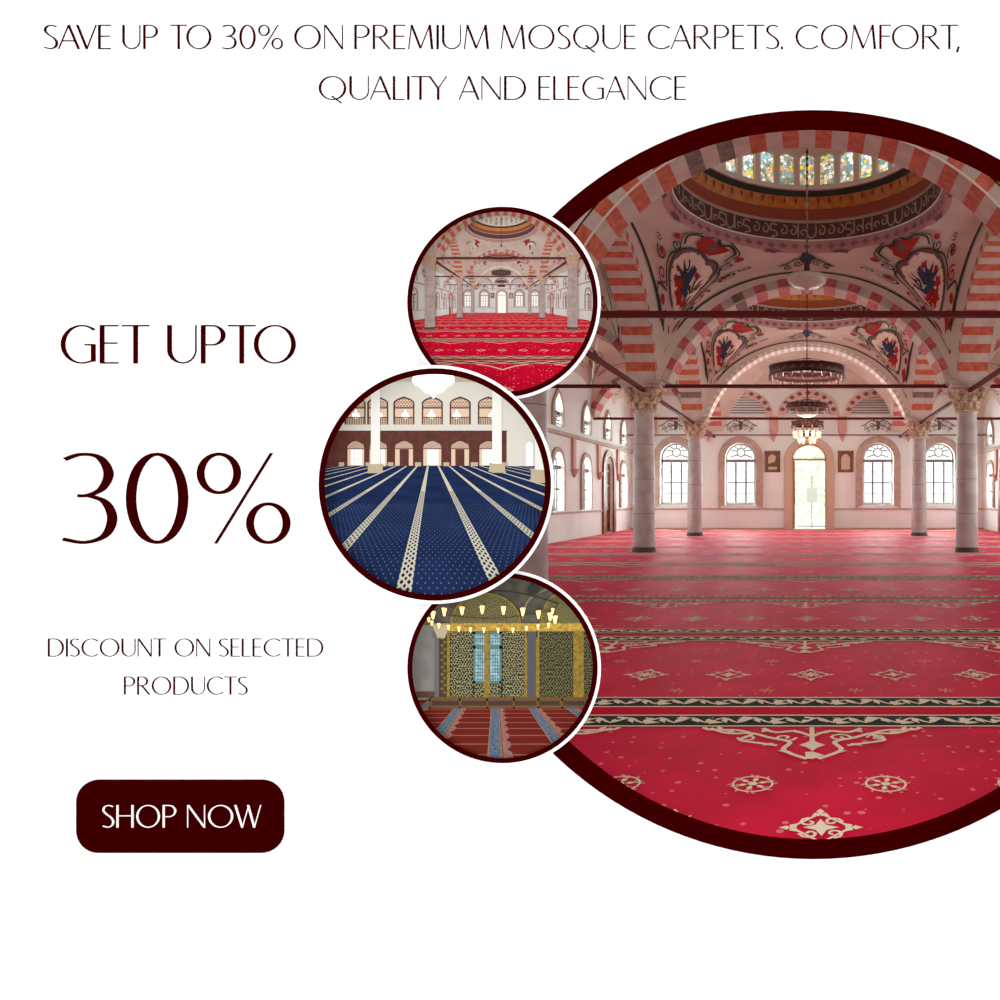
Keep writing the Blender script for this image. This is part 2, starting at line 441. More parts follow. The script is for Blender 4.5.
GREENB = mat('green_border', (38, 50, 44), .85, .2)
IVORY = mat('ivory_yarn', (246, 226, 196), .85, .2)
IVORYD = mat('pink_yarn', (240, 150, 140), .85, .2)

# ------------------------------------------------------------------ hall pieces
A = 4.2; ROWS = (11.3, 19.7, 28.1); WY = 34.0; SX = 8.0; HS = .37
AR, AZ, AS, ATH = 3.81, 3.05, 4.4, .25

def outline(c, w, zb, zs, zt, n=12, kind='round'):
    L = [(c - w / 2, zb)]
    for i in range(n + 1):
        t = pi - pi * i / n; x = cos(t)
        y = sin(t) if kind == 'round' else (.55 * (1 - abs(x)) + .45 * sqrt(max(0, 1 - x ** 4)))
        L.append((c + w / 2 * x, zs + (zt - zs) * y))
    L.append((c + w / 2, zb)); return L

def wall_band(mb, P, s0, s1, z0, z1, holes, depth=.35, m=0, mr=None):
    cur = s0
    for h in sorted(holes, key=lambda q: q[0]):
        c, w, zb, zs, zt = h[:5]; kd = h[5] if len(h) > 5 else 'round'
        a, b = c - w / 2, c + w / 2
        mb.poly([P(cur, 0, z0), P(a, 0, z0), P(a, 0, z1), P(cur, 0, z1)], m)
        if zb > z0: mb.poly([P(a, 0, z0), P(b, 0, z0), P(b, 0, zb), P(a, 0, zb)], m)
        L = outline(c, w, zb, zs, zt, 14, kd)
        for i in range(1, len(L) - 2):
            p, q = L[i], L[i + 1]
            mb.poly([P(p[0], 0, p[1]), P(q[0], 0, q[1]), P(q[0], 0, z1), P(p[0], 0, z1)], m)
        LL = L + [L[0]]
        for i in range(len(LL) - 1):
            p, q = LL[i], LL[i + 1]
            mb.poly([P(p[0], 0, p[1]), P(q[0], 0, q[1]), P(q[0], depth, q[1]), P(p[0], depth, p[1])], m if mr is None else mr)
        cur = b
    mb.poly([P(cur, 0, z0), P(s1, 0, z0), P(s1, 0, z1), P(cur, 0, z1)], m)

def band_between(mb, P, L0, L1, d0, d1, m=0):
    n = min(len(L0), len(L1))
    for i in range(n - 1):
        a, b, c, e = L0[i], L0[i + 1], L1[i + 1], L1[i]
        mb.poly([P(*(q[0], d0, q[1])) for q in (a, b, c, e)], m)
        mb.poly([P(e[0], d0, e[1]), P(c[0], d0, c[1]), P(c[0], d1, c[1]), P(e[0], d1, e[1])], m)
        mb.poly([P(a[0], d0, a[1]), P(b[0], d0, b[1]), P(b[0], d1, b[1]), P(a[0], d1, a[1])], m)

def bar(mb, P, p, q, w, d0, d1, m=0):
    dx, dz = q[0] - p[0], q[1] - p[1]; l = sqrt(dx * dx + dz * dz) or 1
    nx, nz = -dz / l * w / 2, dx / l * w / 2
    Q = [(p[0] + nx, p[1] + nz), (p[0] - nx, p[1] - nz), (q[0] - nx, q[1] - nz), (q[0] + nx, q[1] + nz)]
    mb.poly([P(a, d0, b) for a, b in Q], m)
    for i in range(4):
        a, b = Q[i], Q[(i + 1) % 4]
        mb.poly([P(a[0], d0, a[1]), P(b[0], d0, b[1]), P(b[0], d1, b[1]), P(a[0], d1, a[1])], m)

NWIN = [0]
def window(ctx, P, h, casing=.32, label=None, cols=3, fan=True, pane=None, cz=None):
    NWIN[0] += 1
    c, w, zb, zs, zt = h[:5]; kd = h[5] if len(h) > 5 else 'round'
    t = thing(ctx, 'window_%d' % NWIN[0], None, None, P(c, 0, zb), kind='structure')
    mb = MB(ctx); zb2 = zb if cz is None else cz
    band_between(mb, P, outline(c, w, zb, zs, zt, 14, kd), outline(c, w + 2 * casing, zb2, zs, zt + casing * 1.0, 14, kd), -.07, .0)
    mb.build('window_frame', TRIMM, t)
    mb = MB(ctx); fw = .1
    band_between(mb, P, outline(c, w - 2 * fw, zb + fw, zs, zt - fw, 14, kd), outline(c, w, zb, zs, zt, 14, kd), .18, .28)
    bar(mb, P, (c - w / 2, zb + .05), (c + w / 2, zb + .05), .1, .17, .28)
    sash = mb.build('sash', WHITEF, t)
    mb = MB(ctx)
    ztr = zs - .12 if fan else zs
    for k in range(1, cols):
        x = c - w / 2 + w * k / cols; bar(mb, P, (x, zb), (x, ztr), .08, .2, .25)
    bar(mb, P, (c - w / 2, ztr), (c + w / 2, ztr), .13, .18, .27)
    for k in (1, 2, 3): bar(mb, P, (c - w / 2, zb + (ztr - zb) * k / 4), (c + w / 2, zb + (ztr - zb) * k / 4), .022 if k != 2 else .05, .2, .24)
    if fan:
        r = (zt - ztr); cy = ztr + r * .48; rr = w * .13
        L = [(c + rr * cos(2 * pi * k / 12), cy + rr * sin(2 * pi * k / 12)) for k in range(13)]
        for k in range(12): bar(mb, P, L[k], L[k + 1], .055, .2, .25)
        for an in (90, 160, 20, 215, 325, 125, 55):
            q = radians(an); e = (.99 if an in (90, 125, 55) else .93)
            bar(mb, P, (c + rr * cos(q), cy + rr * sin(q)), (c + min(w * .48, r * .9) * cos(q) * e, min(zt - .04, cy + r * .5 * sin(q) * e) if q < pi else max(ztr, cy + r * .48 * sin(q))), .055, .2, .25)
    if not fan: mb.p = [([(p[0] - (.13 if p[0] > SX else -.13 if p[0] < -SX else 0), p[1], p[2]) for p in q], m_, s_) for q, m_, s_ in mb.p]
    mb.build('muntin', LEADM, sash or t)
    mb = MB(ctx); L = outline(c, w, zb, zs, zt, 14, kd)
    mb.poly([P(x, .23, z) for x, z in L])
    mb.build('pane', pane or (GLOWP if ctx.relief else GLASS), t)
    return t

def arch(mb, axis, c, fixed, R=AR, zc=AZ, zs=AS, th=ATH, n=33, hs=HS, sub=2, face=2, seed=1, mats=(0, 1), grey=2, full=(0, 1)):
    """axis 'x': arch in the x-z plane at y=fixed; axis 'y': in the y-z plane at x=fixed. c is the centre along the span."""
    rnd = random.Random(seed)
    a0 = math.asin((zs - zc) / R)
    lo = a0 + (pi - 2 * a0) * full[0]; hi = a0 + (pi - 2 * a0) * full[1]
    def Q(r, a, d):
        s = c - r * cos(a); z = zc + r * sin(a)
        return (s, fixed + d, z) if axis == 'x' else (fixed + d, s, z)
    for k in range(n):
        m = mats[k % 2]
        if k % 2 and rnd.random() < .1: m = grey
        for j in range(sub):
            u = lo + (hi - lo) * (k + j / sub) / n; v = lo + (hi - lo) * (k + (j + 1) / sub) / n
            mb.poly([Q(R, u, -hs), Q(R, v, -hs), Q(R, v, hs), Q(R, u, hs)], m)
            for d in (-hs, hs):
                mb.poly([Q(R, u, d), Q(R, v, d), Q(R + th, v, d), Q(R + th, u, d)], m)
                if face is not None:
                    dd = d * 1.02
                    mb.poly([Q(R + th, u, dd), Q(R + th, v, dd), Q(R + th + .05, v, dd), Q(R + th + .05, u, dd)], 3)
                    mb.poly([Q(R + .0, u, dd), Q(R + .0, v, dd), Q(R + .035, v, dd), Q(R + .035, u, dd)], 3)
ARCHM = [CREAM, SALMON, GREYV, INKC]
ARCHR = [CREAM, ROSE, GREYV, INKC]

def column(ctx, x, y, label, lod):
    t = thing(ctx, 'column', label, 'column', (x, y, 0), 'columns of the red hall' + ctx.short)
    n = 28 if not lod else 14
    mb = MB(ctx); mb.lathe((x, y, 0), [(.31, 0), (.31, .05), (.295, .1), (.285, .13)], n); mb.build('base', DARKC, t)
    mb = MB(ctx)
    mb.lathe((x, y, 0), [(.285, .13), (.284, 1.0), (.284, 1.012), (.28, 1.9), (.28, 1.912), (.27, 2.8), (.27, 2.812), (.25, 3.64)], n, [0, 1, 0, 1, 0, 1, 0]); mb.build('shaft', [MARBLE, INKD], t)
    mb = MB(ctx)
    mb.lathe((x, y, .14), [(.25, 3.5), (.3, 3.52), (.3, 3.56), (.26, 3.58), (.27, 3.7), (.33, 3.82), (.31, 3.84), (.34, 3.95), (.42, 4.06), (.44, 4.08), (.44, 4.12)], n)
    if not lod:
        for row, (r, z, hh, ww) in enumerate(((.28, 3.72, .26, .1), (.31, 3.86, .28, .11))):
            for k in range(8):
                a = 2 * pi * (k + row * .5) / 8
                def lf(u, v, a=a, r=r, z=z, hh=hh, ww=ww):
                    t = v * 1.0; out = r + .02 + .11 * t ** 2.2 + (.05 * sin(pi * min(1, t)) if False else 0)
                    zz = z + hh * (t if t < .85 else .85 - (t - .85) * 1.2)
                    w_ = ww * (1 - .55 * t) * (u - .5) * 2 * (1 + .18 * cos(t * 18))
                    out += .035 * (1 - abs(u - .5) * 2)
                    return (x + out * cos(a) - w_ * sin(a), y + out * sin(a) + w_ * cos(a), zz)
                mb.sheet(lf, 4, 8)
        for a in (45, 135, 225, 315):
            q = radians(a); cx_, cy_ = x + .5 * cos(q), y + .5 * sin(q)
            mb.ball((cx_, cy_, 4.17), .1, 0, 8, .9)
            mb.tube([(x + .38 * cos(q), y + .38 * sin(q), 3.98), (x + .46 * cos(q), y + .46 * sin(q), 4.06), (cx_, cy_, 4.18)], .06, 6)
    cap = mb.build('capital', CAPM, t)
    mb = MB(ctx); mb.box(x - .5, y - .5, 4.26, x + .5, y + .5, 4.34); mb.box(x - .56, y - .56, 4.34, x + .56, y + .56, 4.41); mb.build('abacus', CREAM, cap or t)

def bay_vault(ctx, mb, x0, x1, y0, y1, zN, zE, zS, zW, cx, cy, rx, ry, zr, n=16, nk=8):
    def S(a, k, off=0.0):
        a = a % 4; i = int(a); f = a - i
        if i == 0: b = (x0 + (x1 - x0) * f, y1); z = zN(b[0])
        elif i == 1: b = (x1, y1 + (y0 - y1) * f); z = zE(b[1])
        elif i == 2: b = (x1 + (x0 - x1) * f, y0); z = zS(b[0])
        else: b = (x0, y0 + (y1 - y0) * f); z = zW(b[1])
        an = radians(135 - 90 * a)
        rp = (cx + (rx - off) * cos(an), cy + (ry - off) * sin(an))
        kk = min(max(k, 0), 1)
        w = .55 * (1 - kk) + .45 * sqrt(max(0, 1 - kk * kk))
        p = Vector((rp[0] + (b[0] - rp[0]) * kk, rp[1] + (b[1] - rp[1]) * kk, z + (zr - z) * w))
        if off:
            d = Vector((cx, cy, min(p.z, zr) - 2.0)) - p
            p = p + d.normalized() * off
        return tuple(p)
    mb.sheet(lambda u, v: S(4 * u * .999999, v), 4 * n, nk, 0)
    return S

def medallion(pt, s=1.0, m_out=1, lod=False):
    """crest with an oval of flowers; units are metres"""
    R_ = lambda P, w, m, **k: pt.ribbon([(x * s, y * s) for x, y in P], w * s, m, **k)
    ov = [(.52 * cos(t), .66 * sin(t)) for t in [2 * pi * k / 14 for k in range(14)]]
    for k in range(14):     # ground of the oval
        a, b = ov[k], ov[(k + 1) % 14]
        for r0, r1 in ((0, .3), (.3, .55), (.55, .8), (.8, 1)):
            pt.mb.poly([pt.fn(a[0] * s * r0, a[1] * s * r0), pt.fn(a[0] * s * r1, a[1] * s * r1), pt.fn(b[0] * s * r1, b[1] * s * r1), pt.fn(b[0] * s * r0, b[1] * s * r0)][(1 if r0 == 0 else 0):], 5)
    R_(ov, .10, 2, close=True, n=3); R_([(x * 1.12, y * 1.1) for x, y in ov], .035, 1, close=True, n=3)
    if lod:
        pt.blob((0, 0), .3 * s, .4 * s, 4, n=8, petals=4); pt.blob((0, -.25 * s), .25 * s, .15 * s, 3); pt.blob((0, .85 * s), .4 * s, .2 * s, 3); return
    rnd = random.Random(5)
    for k in range(9): pt.leaf((0, -.05 * s), .42 * s * (.7 + .4 * rnd.random()), .13 * s, 4 if k % 3 else 1, radians(20 + k * 40))
    R_([(0, -.4), (.02, 0), (0, .38)], .09, 4); R_([(-.2, -.1), (-.12, .2), (-.22, .36)], .04, 4); R_([(.2, -.1), (.14, .18), (.24, .3)], .04, 4)
    for x, y, r in ((-.2, -.3, .11), (0, -.4, .13), (.2, -.32, .11), (-.33, -.08, .07), (.32, -.1, .08), (.12, .3, .07), (-.1, -.2, .08)):
        pt.blob((x * s, y * s), r * s, r * s, 3, petals=5)
    # crown of leaves over the oval
    pt.blob((0, .95 * s), .38 * s, .2 * s, 3, petals=3); pt.blob((0, .97 * s), .16 * s, .12 * s, 2)
    R_([(-.55, .55), (-.62, .85), (-.4, 1.1), (-.18, 1.08), (0, 1.28), (.18, 1.08), (.4, 1.1), (.62, .85), (.55, .55)], .06, 1)
    R_([(-.62, .45), (-.74, .75), (-.6, 1.0), (-.36, 1.2), (0, 1.42), (.36, 1.2), (.6, 1.0), (.74, .75), (.62, .45)], .03, 1)
    for sg in (-1, 1):
        pt.spiral((sg * .72 * s, .3 * s), .17 * s, 1, .045 * s, 1.3, pi / 2, sg)
        pt.blob((sg * .84 * s, .55 * s), .09 * s, .13 * s, 3, rot=sg * .4)
        R_([(sg * .6, .2), (sg * .7, -.1), (sg * .6, -.45), (sg * .35, -.72)], .05, 1)
        pt.spiral((sg * .95 * s, -.35 * s), .22 * s, 1, .045 * s, 1.4, pi, -sg)
        pt.spiral((sg * .62 * s, -.72 * s), .18 * s, 3, .05 * s, 1.4, 0, sg)
        pt.blob((sg * .95 * s, -.35 * s), .1 * s, .1 * s, 3, petals=5)
        R_([(sg * .3, -.75), (sg * .6, -1.0), (sg * .4, -1.25), (sg * .15, -1.35)], .05, 1)
        pt.spiral((sg * 1.25 * s, -.15 * s), .13 * s, 1, .035 * s, 1.2, pi, sg)
        pt.blob((sg * .3 * s, -1.0 * s), .08 * s, .1 * s, 3)
    pt.blob((0, -1.02 * s), .12 * s, .14 * s, 3, petals=4); R_([(0, -1.1), (0, -1.6)], .05, 1)

def metric(S, a0, k0, off=.03):
    T = [(0.0, 0.0)]; p = Vector(S(a0, 0)); l = 0      # arc length down the groin
    for i in range(1, 41):
        q = Vector(S(a0, i / 40)); l += (q - p).length; p = q; T.append((i / 40, l))
    l0 = next(b for a, b in T if a >= k0 - 1e-6)
    g0 = (Vector(S(a0 + .12, k0)) - Vector(S(a0 - .12, k0))).length / .24
    def fn(x, y):
        t = l0 - y * 1.08; k = 0.0
        for (a, b), (c, d) in zip(T, T[1:]):
            if b <= t <= d: k = a + (c - a) * (t - b) / (d - b); break
        else: k = 0.0 if t < 0 else 1.0
        k = min(k, .93)
        g = (Vector(S(a0 + .12, k)) - Vector(S(a0 - .12, k))).length / .24
        return S(a0 + x / (.9 * g * sqrt(max(.3, g / g0))), k, off)
    return fn

def crest(pt, s=1.0, m=1):
    for sg in (-1, 1):
        pt.ribbon([(0, .12 * s), (sg * .35 * s, .2 * s), (sg * .62 * s, .02 * s), (sg * .85 * s, -.08 * s)], .05 * s, m)
        pt.spiral((sg * .3 * s, 0), .14 * s, m, .035 * s, 1.3, 0, sg); pt.spiral((sg * .6 * s, -.12 * s), .12 * s, m, .035 * s, 1.3, 0, sg)
        pt.leaf((sg * .15 * s, .12 * s), .25 * s, .09 * s, m, pi / 2 - sg * .5)
    pt.blob((0, .05 * s), .12 * s, .17 * s, m, petals=3)

PEND = [PLASTER, INKG, INKD, INKR, INKB, INKC]
def ext(c, R=AR + ATH, zc=AZ, mn=AS): return lambda s: max(mn, zc + sqrt(max(0, R * R - (s - c) ** 2)))

def nave_bay(ctx, y0, y1, name, lod, rows):
    cy = (y0 + y1) / 2; cy_ = cy
    mb = MB(ctx); n = 16 if not lod else 6
    fx = ext(0); fy = ext(cy)
    S = bay_vault(ctx, mb, -A + HS, A - HS, y0 + HS, y1 - HS, fx, fy, fx, fy, 0, cy, 2.85, 2.85, 7.45, n, 8 if not lod else 4)
    for a0 in (0.0, 1.0) + (() if lod else (2.0, 3.0)):
        fn = metric(S, a0 + {0.0: -.035, 1.0: .035}.get(a0, 0), .47)
        pt = Paint(mb, fn, (0, -.4, -1), .0008); medallion(pt, 1.05, lod=lod)
        if not lod:
            for sg in (-1, 1):
                pt.blob((sg * 1.35, 1.15), .2, .16, 2, petals=5)
    if not lod:
        for a0 in (.5,):
            crest(Paint(mb, lambda x, y: S(a0 + x / 7.5, .55 - y / 1.0, .03)), .95)
            Paint(mb, lambda x, y: S(a0 + x / 7.5, .3 - y / 1.0, .03)).blob((0, 0), .25, .22, 4, petals=3)
        for i in (0, 1, 2, 3):        # painted line following each arch
            pts = [(i + .04 + .92 * k / 30, .9) for k in range(31)]
            pt = Paint(mb, lambda a, k: S(a, k, .03))
            for k in range(30):
                p, q = pts[k], pts[k + 1]
                mb.poly([S(p[0], .86, .03), S(q[0], .86, .03), S(q[0], .9, .03), S(p[0], .9, .03)], 1, True)
    o = struct(mb, 'ceiling', PEND)
    par = o
    # stepped rings and drum
    nn = 64 if not lod else 32
    mb = MB(ctx)
    prof = [(2.95, 7.42), (2.8, 7.46), (2.8, 7.62), (2.76, 7.63), (2.76, 7.67), (2.74, 7.68), (2.74, 8.1), (2.72, 8.11), (2.72, 8.15), (2.72, 8.42), (2.62, 8.44), (2.62, 8.68), (2.5, 8.7), (2.5, 8.78), (2.45, 8.79)]
    mm = [3, 3, 4, 4, 0, 0, 4, 4, 1, 2, 2, 5, 5, 3]
    mb.lathe((0, cy, 0), prof, nn, mm)
    if not lod:
        nb = 60
        for k in range(nb):      # scalloped pink border and gold teeth
            a = 2 * pi * k / nb
            pt = Paint(mb, lambda x, y, a=a: (2.78 * cos(a + x / 2.78), cy + 2.78 * sin(a + x / 2.78), 7.54 + y))
            pt.blob((0, 0), .09, .06, 6, n=8, petals=4)
            pt = Paint(mb, lambda x, y, a=a: (2.6 * cos(a + x / 2.6), cy + 2.6 * sin(a + x / 2.6), 8.56 + y))
            pt.leaf((0, .1), .2, .07, 1, -pi / 2)
    # flowing light strokes on the dark band
    rnd = random.Random(3)
    ns = 74 if not lod else 0
    for k in range(ns):
        a = 2 * pi * k / ns
        pt = Paint(mb, lambda x, y, a=a: (2.715 * cos(a - x / 2.715), cy + 2.715 * sin(a - x / 2.715), 7.89 + 1.15 * y))
        ty = rnd.randrange(4)
        if ty == 0: pt.ribbon([(-.1, -.13), (-.1, .15)], .035, 4, spline=False); pt.spiral((.02, -.04), .09, 4, .032, .9, 0, 1, 10)
        elif ty == 1: pt.ribbon([(-.12, .12), (-.1, -.08), (0, -.14), (.1, -.05), (.1, .13)], .035, 4, n=3)
        elif ty == 2: pt.ribbon([(.08, .1), (-.06, .12), (-.09, 0), (.02, -.02), (.09, -.1), (-.06, -.15)], .035, 4, n=3)
        else: pt.spiral((0, 0), .12, 4, .034, 1.0, pi / 2, -1, 10)
        if rnd.random() < .4: pt.blob((.03, .17), .022, .022, 4, n=5)
    mb.build('cornice_ring', [DRUMM, BANDB, BANDG, BANDP, mat('script_grey', (176, 150, 138), .9, .1), INKG, mat('scallop', (150, 104, 106), .9, .1)], par)
    bpy.data.objects[-1] if False else None
    # the dark band behind the strokes
    mb = MB(ctx); mb.lathe((0, cy, 0), [(2.735, 7.69), (2.735, 8.09)], nn); mb.build('script_band', BANDD, par)
    N = 32; r = 2.45; hw = .17; mb = MB(ctx)
    mw = []
    for k in range(N):
        a = pi / 2 + 2 * pi * k / N; da = 2 * pi / N; w = hw / r
        def P(s, d, z, a=a): return ((r + d) * cos(a + s / r), cy_ + (r + d) * sin(a + s / r), z)
        W2 = r * da / 2
        if lod and sin(a) < 0: continue
        wall_band(mb, P, -W2, W2, 8.79, 9.95, [(0, 2 * hw, 8.9, 9.52, 9.66)], .12)
        m2 = MB(ctx); m2.poly([P(x, .08, z) for x, z in outline(0, 2 * hw, 8.9, 9.52, 9.66, 8)])
        q = m2.build('stained_glass_window', STAINS if lod else (STAINY if k % 8 == 0 else STAIN), par)
    mb.lathe((0, cy, 0), [(2.45 * cos(t), 9.95 + 2.2 * sin(t)) for t in [pi / 2 * k / 8 for k in range(9)]], nn)
    mb.build('dome', DRUMM, par)

def aisle_bay(ctx, sg, y0, y1, lod):
    x_in, x_out = sg * (A + HS), sg * SX
    x0, x1 = min(x_in, x_out), max(x_in, x_out)
    cyy = (y0 + y1) / 2; cx_ = sg * 6.3
    mb = MB(ctx); fl = ext(cyy)
    if y1 > 33.5: fl = lambda s: max(AS, 3.6 + sqrt(max(0, 2.7 ** 2 - (s - 31.3) ** 2)))
    fw = lambda s: 5.0 + .75 * abs(sin((s - y0) / (y1 - y0) * 2 * pi)) ** .6
    ft = lambda s: max(AS, 4.1 + sqrt(max(0, 1.95 ** 2 - (s - sg * 6.2) ** 2)))
    fs = {'E': fw if sg > 0 else fl, 'W': fl if sg > 0 else fw}
    S = bay_vault(ctx, mb, x0, x1, y0 + HS, y1 - (HS if y1 < 33.5 else 0), ft, fs['E'], ft, fs['W'], cx_, cyy, .9, 1.6, 7.0, 14 if not lod else 5, 6 if not lod else 3)
    mb.lathe((0, 0, 0), [], 4)
    mb.sheet(lambda u, v: (cx_ + .9 * v * cos(2 * pi * u), cyy + 1.6 * v * sin(2 * pi * u), 7.0 + .5 * (1 - v * v)), 20 if not lod else 8, 3, 0)
    if not lod:
        for a0 in (0, 1, 2, 3):
            pt = Paint(mb, lambda x, y: S(a0 + x / 4.4, .6 - y / 3.0, .03))
            for s_ in (-1, 1):
                pt.spiral((s_ * .22, .12), .2, 2, .045, 1.4, 0, s_); pt.spiral((s_ * .2, -.32), .16, 3, .04, 1.4, 0, s_); pt.ribbon([(0, -.8), (s_ * .3, -.3), (s_ * .5, .2), (s_ * .2, .6)], .04, 2)
            pt.blob((0, .45), .2, .14, 2, petals=5)
            pt = Paint(mb, lambda x, y: S(a0 + .5 + x / 4.4, .68 - y / 2.4, .03)); crest(pt, .8, 2)
            for s_ in (.82, .88):
                for k in range(16):
                    u, v = a0 + .06 + .88 * k / 16, a0 + .06 + .88 * (k + 1) / 16
                    mb.poly([S(u, s_, .03), S(v, s_, .03), S(v, s_ + .015, .03), S(u, s_ + .015, .03)], 2, True)
    struct(mb, 'ceiling', PEND)

def carpet_hall(ctx, lod):
    mb = MB(ctx); y0, y1 = 3.06, WY
    nx, ny = (32, 40) if ctx.relief is None else (12, 40)
    mb.sheet(lambda u, v: (-SX + 2 * SX * u, y0 + (y1 - y0) * v, 0), nx, ny, 0, False)
    mb.poly([(-SX, y0, -.012), (SX, y0, -.012), (SX, y0, 0), (-SX, y0, 0)], 0)
    z = .002
    pt = Paint(mb, lambda x, y: (x, y, z)); pz = Paint(mb, lambda x, y: (x, y, z * 2))
    def strip(a, b, m, zz=z):
        nn = 8
        for i in range(nn):
            xa, xb = -SX + 2 * SX * i / nn, -SX + 2 * SX * (i + 1) / nn
            mb.poly([(xa, a, zz), (xb, a, zz), (xb, b, zz), (xa, b, zz)], m)
    rnd = random.Random(11); per = 2.77; c0 = 4.96
    for r in range(11):
        c = c0 + per * r
        if c + .35 > y1: break
        far = r > 3 or lod
        strip(c - .09, c + .09, 4)
        for s_ in (-1, 1):
            a, b = c + s_ * .09, c + s_ * .34; lo, hi = min(a, b), max(a, b)
            strip(lo, hi, 2); strip(lo, lo + .022, 1, z * 1.5); strip(hi - .022, hi, 1, z * 1.5)
            mid = (lo + hi) / 2
            xm = min(8.0, c * .95 + 1.2) if ctx.relief is None else 8.0
            x = -xm if -xm > -.45 * c - 2 else -.45 * c - 2
            x = max(-xm, x) if not lod else -xm
            xe = min(xm, .4 * c + 1) if not lod else xm
            st = .2 if not far else (.5 if r < 8 else 1.0)
            if far:
                w = (.07 if r < 4 else .12) if not lod else .055
                P = []; xx = x
                while xx < xe: P += [(xx, mid - .055), (xx + st / 2, mid + .055)]; xx += st
                pz.ribbon(P, w, 1, spline=False)
            else:
                P = []; xx = x; i = 0
                while xx < xe:
                    P += [(xx, mid - .05), (xx + st / 2, mid + .05)]
                    pz.blob((xx + st * .25, mid + .045 * (1 if i % 2 else -1)), .05, .032, 1, n=6, petals=3)
                    pz.leaf((xx, mid - .04), .11, .045, 1, .9 + rnd.random() * .4); pz.leaf((xx + st / 2, mid + .04), .11, .045, 1, -.9 - rnd.random() * .4)
                    pz.leaf((xx + st * .3, mid), .09, .04, 5 if i % 3 == 0 else 1, 2.4); xx += st; i += 1
                pz.ribbon(P, .022, 1, n=3)
    for r in range(-1, 10):
        c = c0 + per * r
        # small flowers, diamonds, small flowers
        sp_ = .655
        for (dy, off, kind) in ((.52, .5, 's'), (1.01, 0, 'd'), (1.5, .5, 's')):
            yy = c + dy
            if yy > y1 - .3 or yy < y0 + .05: continue
            xm = min(7.7, .48 * yy + .6) if not ctx.relief else min(7.7, .55 * yy)
            k0 = int(xm / sp_) + 1
            ph = {-1: .06, 0: .03}.get(r, .0)
            for k in range(-k0, k0 + 1):
                x = (k + off) * sp_ + ph
                if abs(x) > 7.8: continue
                det = yy < 13 and not lod
                if kind == 'd':
                    if not det:
                        w, h = .13, .12
                        pz.ribbon([(x - w, yy), (x, yy + h), (x + w, yy), (x, yy - h)], .045, 1, spline=False, close=True); continue
                    w, h = (.14, .15)
                    if r == -1: w, h = .13, .14
                    alt = (k % 2 == 0)
                    pz.ribbon([(x - w, yy), (x, yy + h), (x + w, yy), (x, yy - h)], .018, 1, spline=False, close=True)
                    pz.blob((x, yy), .055, .06, 1, n=8, petals=4, amp=.4)
                    for q in range(4):
                        t = q * pi / 2; px_, py_ = x + w * cos(t), yy + h * sin(t)
                        pz.leaf((px_, py_), .05, .04, 1, t); pz.leaf((px_, py_), .05, .04, 1, t + 2.2); pz.leaf((px_, py_), .05, .04, 1, t - 2.2)
                        if alt: pz.spiral((x + w * .55 * cos(t + pi / 4), yy + h * .55 * sin(t + pi / 4)), .045, 1, .014, 1, t, 1, 8)
                        else: pz.leaf((x + w * .62 * cos(t + pi / 4), yy + h * .62 * sin(t + pi / 4)), .07, .03, 1, t + 1.2)
                else:
                    if not det: continue
                    big = r == -1 and dy > 1.2
                    g = .085 if big else .065; mm = 1 if big else 3
                    for q in range(6):
                        t = q * pi / 3 + .3; pz.leaf((x + g * .3 * cos(t), yy + g * .3 * sin(t)), g * .8, g * .35, mm, t)
                        if big: pz.spiral((x + g * cos(t), yy + g * sin(t)), .028, 3, .009, 1, t, 1, 6)
                    pz.blob((x, yy), g * .3, g * .3, mm, n=6)
                    if big:
                        pz.ribbon([(x + g * 1.15 * cos(q * pi / 4), yy + g * 1.15 * sin(q * pi / 4)) for q in range(8)], .012, 1, close=True, n=3)
                        for q in range(8): pz.leaf((x + g * 1.2 * cos(q * pi / 4), yy + g * 1.2 * sin(q * pi / 4)), g * .4, g * .22, 3, q * pi / 4 + .7)
        # crescents of scrolls hanging from the border
        yb = c + per - .36
        if yb > y1 or yb < 4: continue
        s_ = 1.0
        k0 = 4 if ctx.relief else (1 if yb < 6 else (2 if yb < 9 else 3))
        for k in range(-k0, k0 + 1):
            x = k * 1.84 + (.03 if r < 0 else -.02)
            if abs(x) > 7.2 or yb > 20: continue
            if lod or yb > 12:
                for sg in (-1, 1): pz.ribbon([(x + sg * .62, yb - .04), (x + sg * .35, yb - .13), (x + sg * .12, yb - .3), (x, yb - .42)], .05, 1, n=2)
                continue
            for sg in (-1, 1):
                q = lambda P: [(x + sg * a, yb - b) for a, b in P]
                pz.ribbon(q([(.66, .0), (.62, .05), (.45, .06), (.36, .14), (.42, .24), (.3, .3), (.2, .34)]), .028, 1)
                pz.ribbon(q([(.62, .02), (.5, .12), (.36, .12), (.25, .2), (.13, .28), (.16, .42), (.03, .56)]), .03, 1)
                pz.ribbon(q([(.3, .02), (.22, .1), (.1, .08), (.0, .18)]), .028, 1)
                pz.spiral((x + sg * .16, yb - .2), .07, 1, .02, 1.2, 0, sg, 10); pz.spiral((x + sg * .38, yb - .2), .06, 1, .018, 1.2, pi, -sg, 10)
                for a, b, t in ((.55, .05, 1.2), (.46, .1, .4), (.3, .1, 2), (.22, .3, -.6), (.12, .45, .3), (.07, .12, 1)):
                    pz.leaf((x + sg * a, yb - b), .08, .04, 1, (t if sg > 0 else pi - t))
            pz.blob((x, yb - .33), .06, .08, 1, n=8, petals=4); pz.ribbon([(x, yb), (x, yb - .28)], .03, 1, spline=False)
            pz.blob((x, yb - .5), .05, .06, 1, n=8, petals=3)
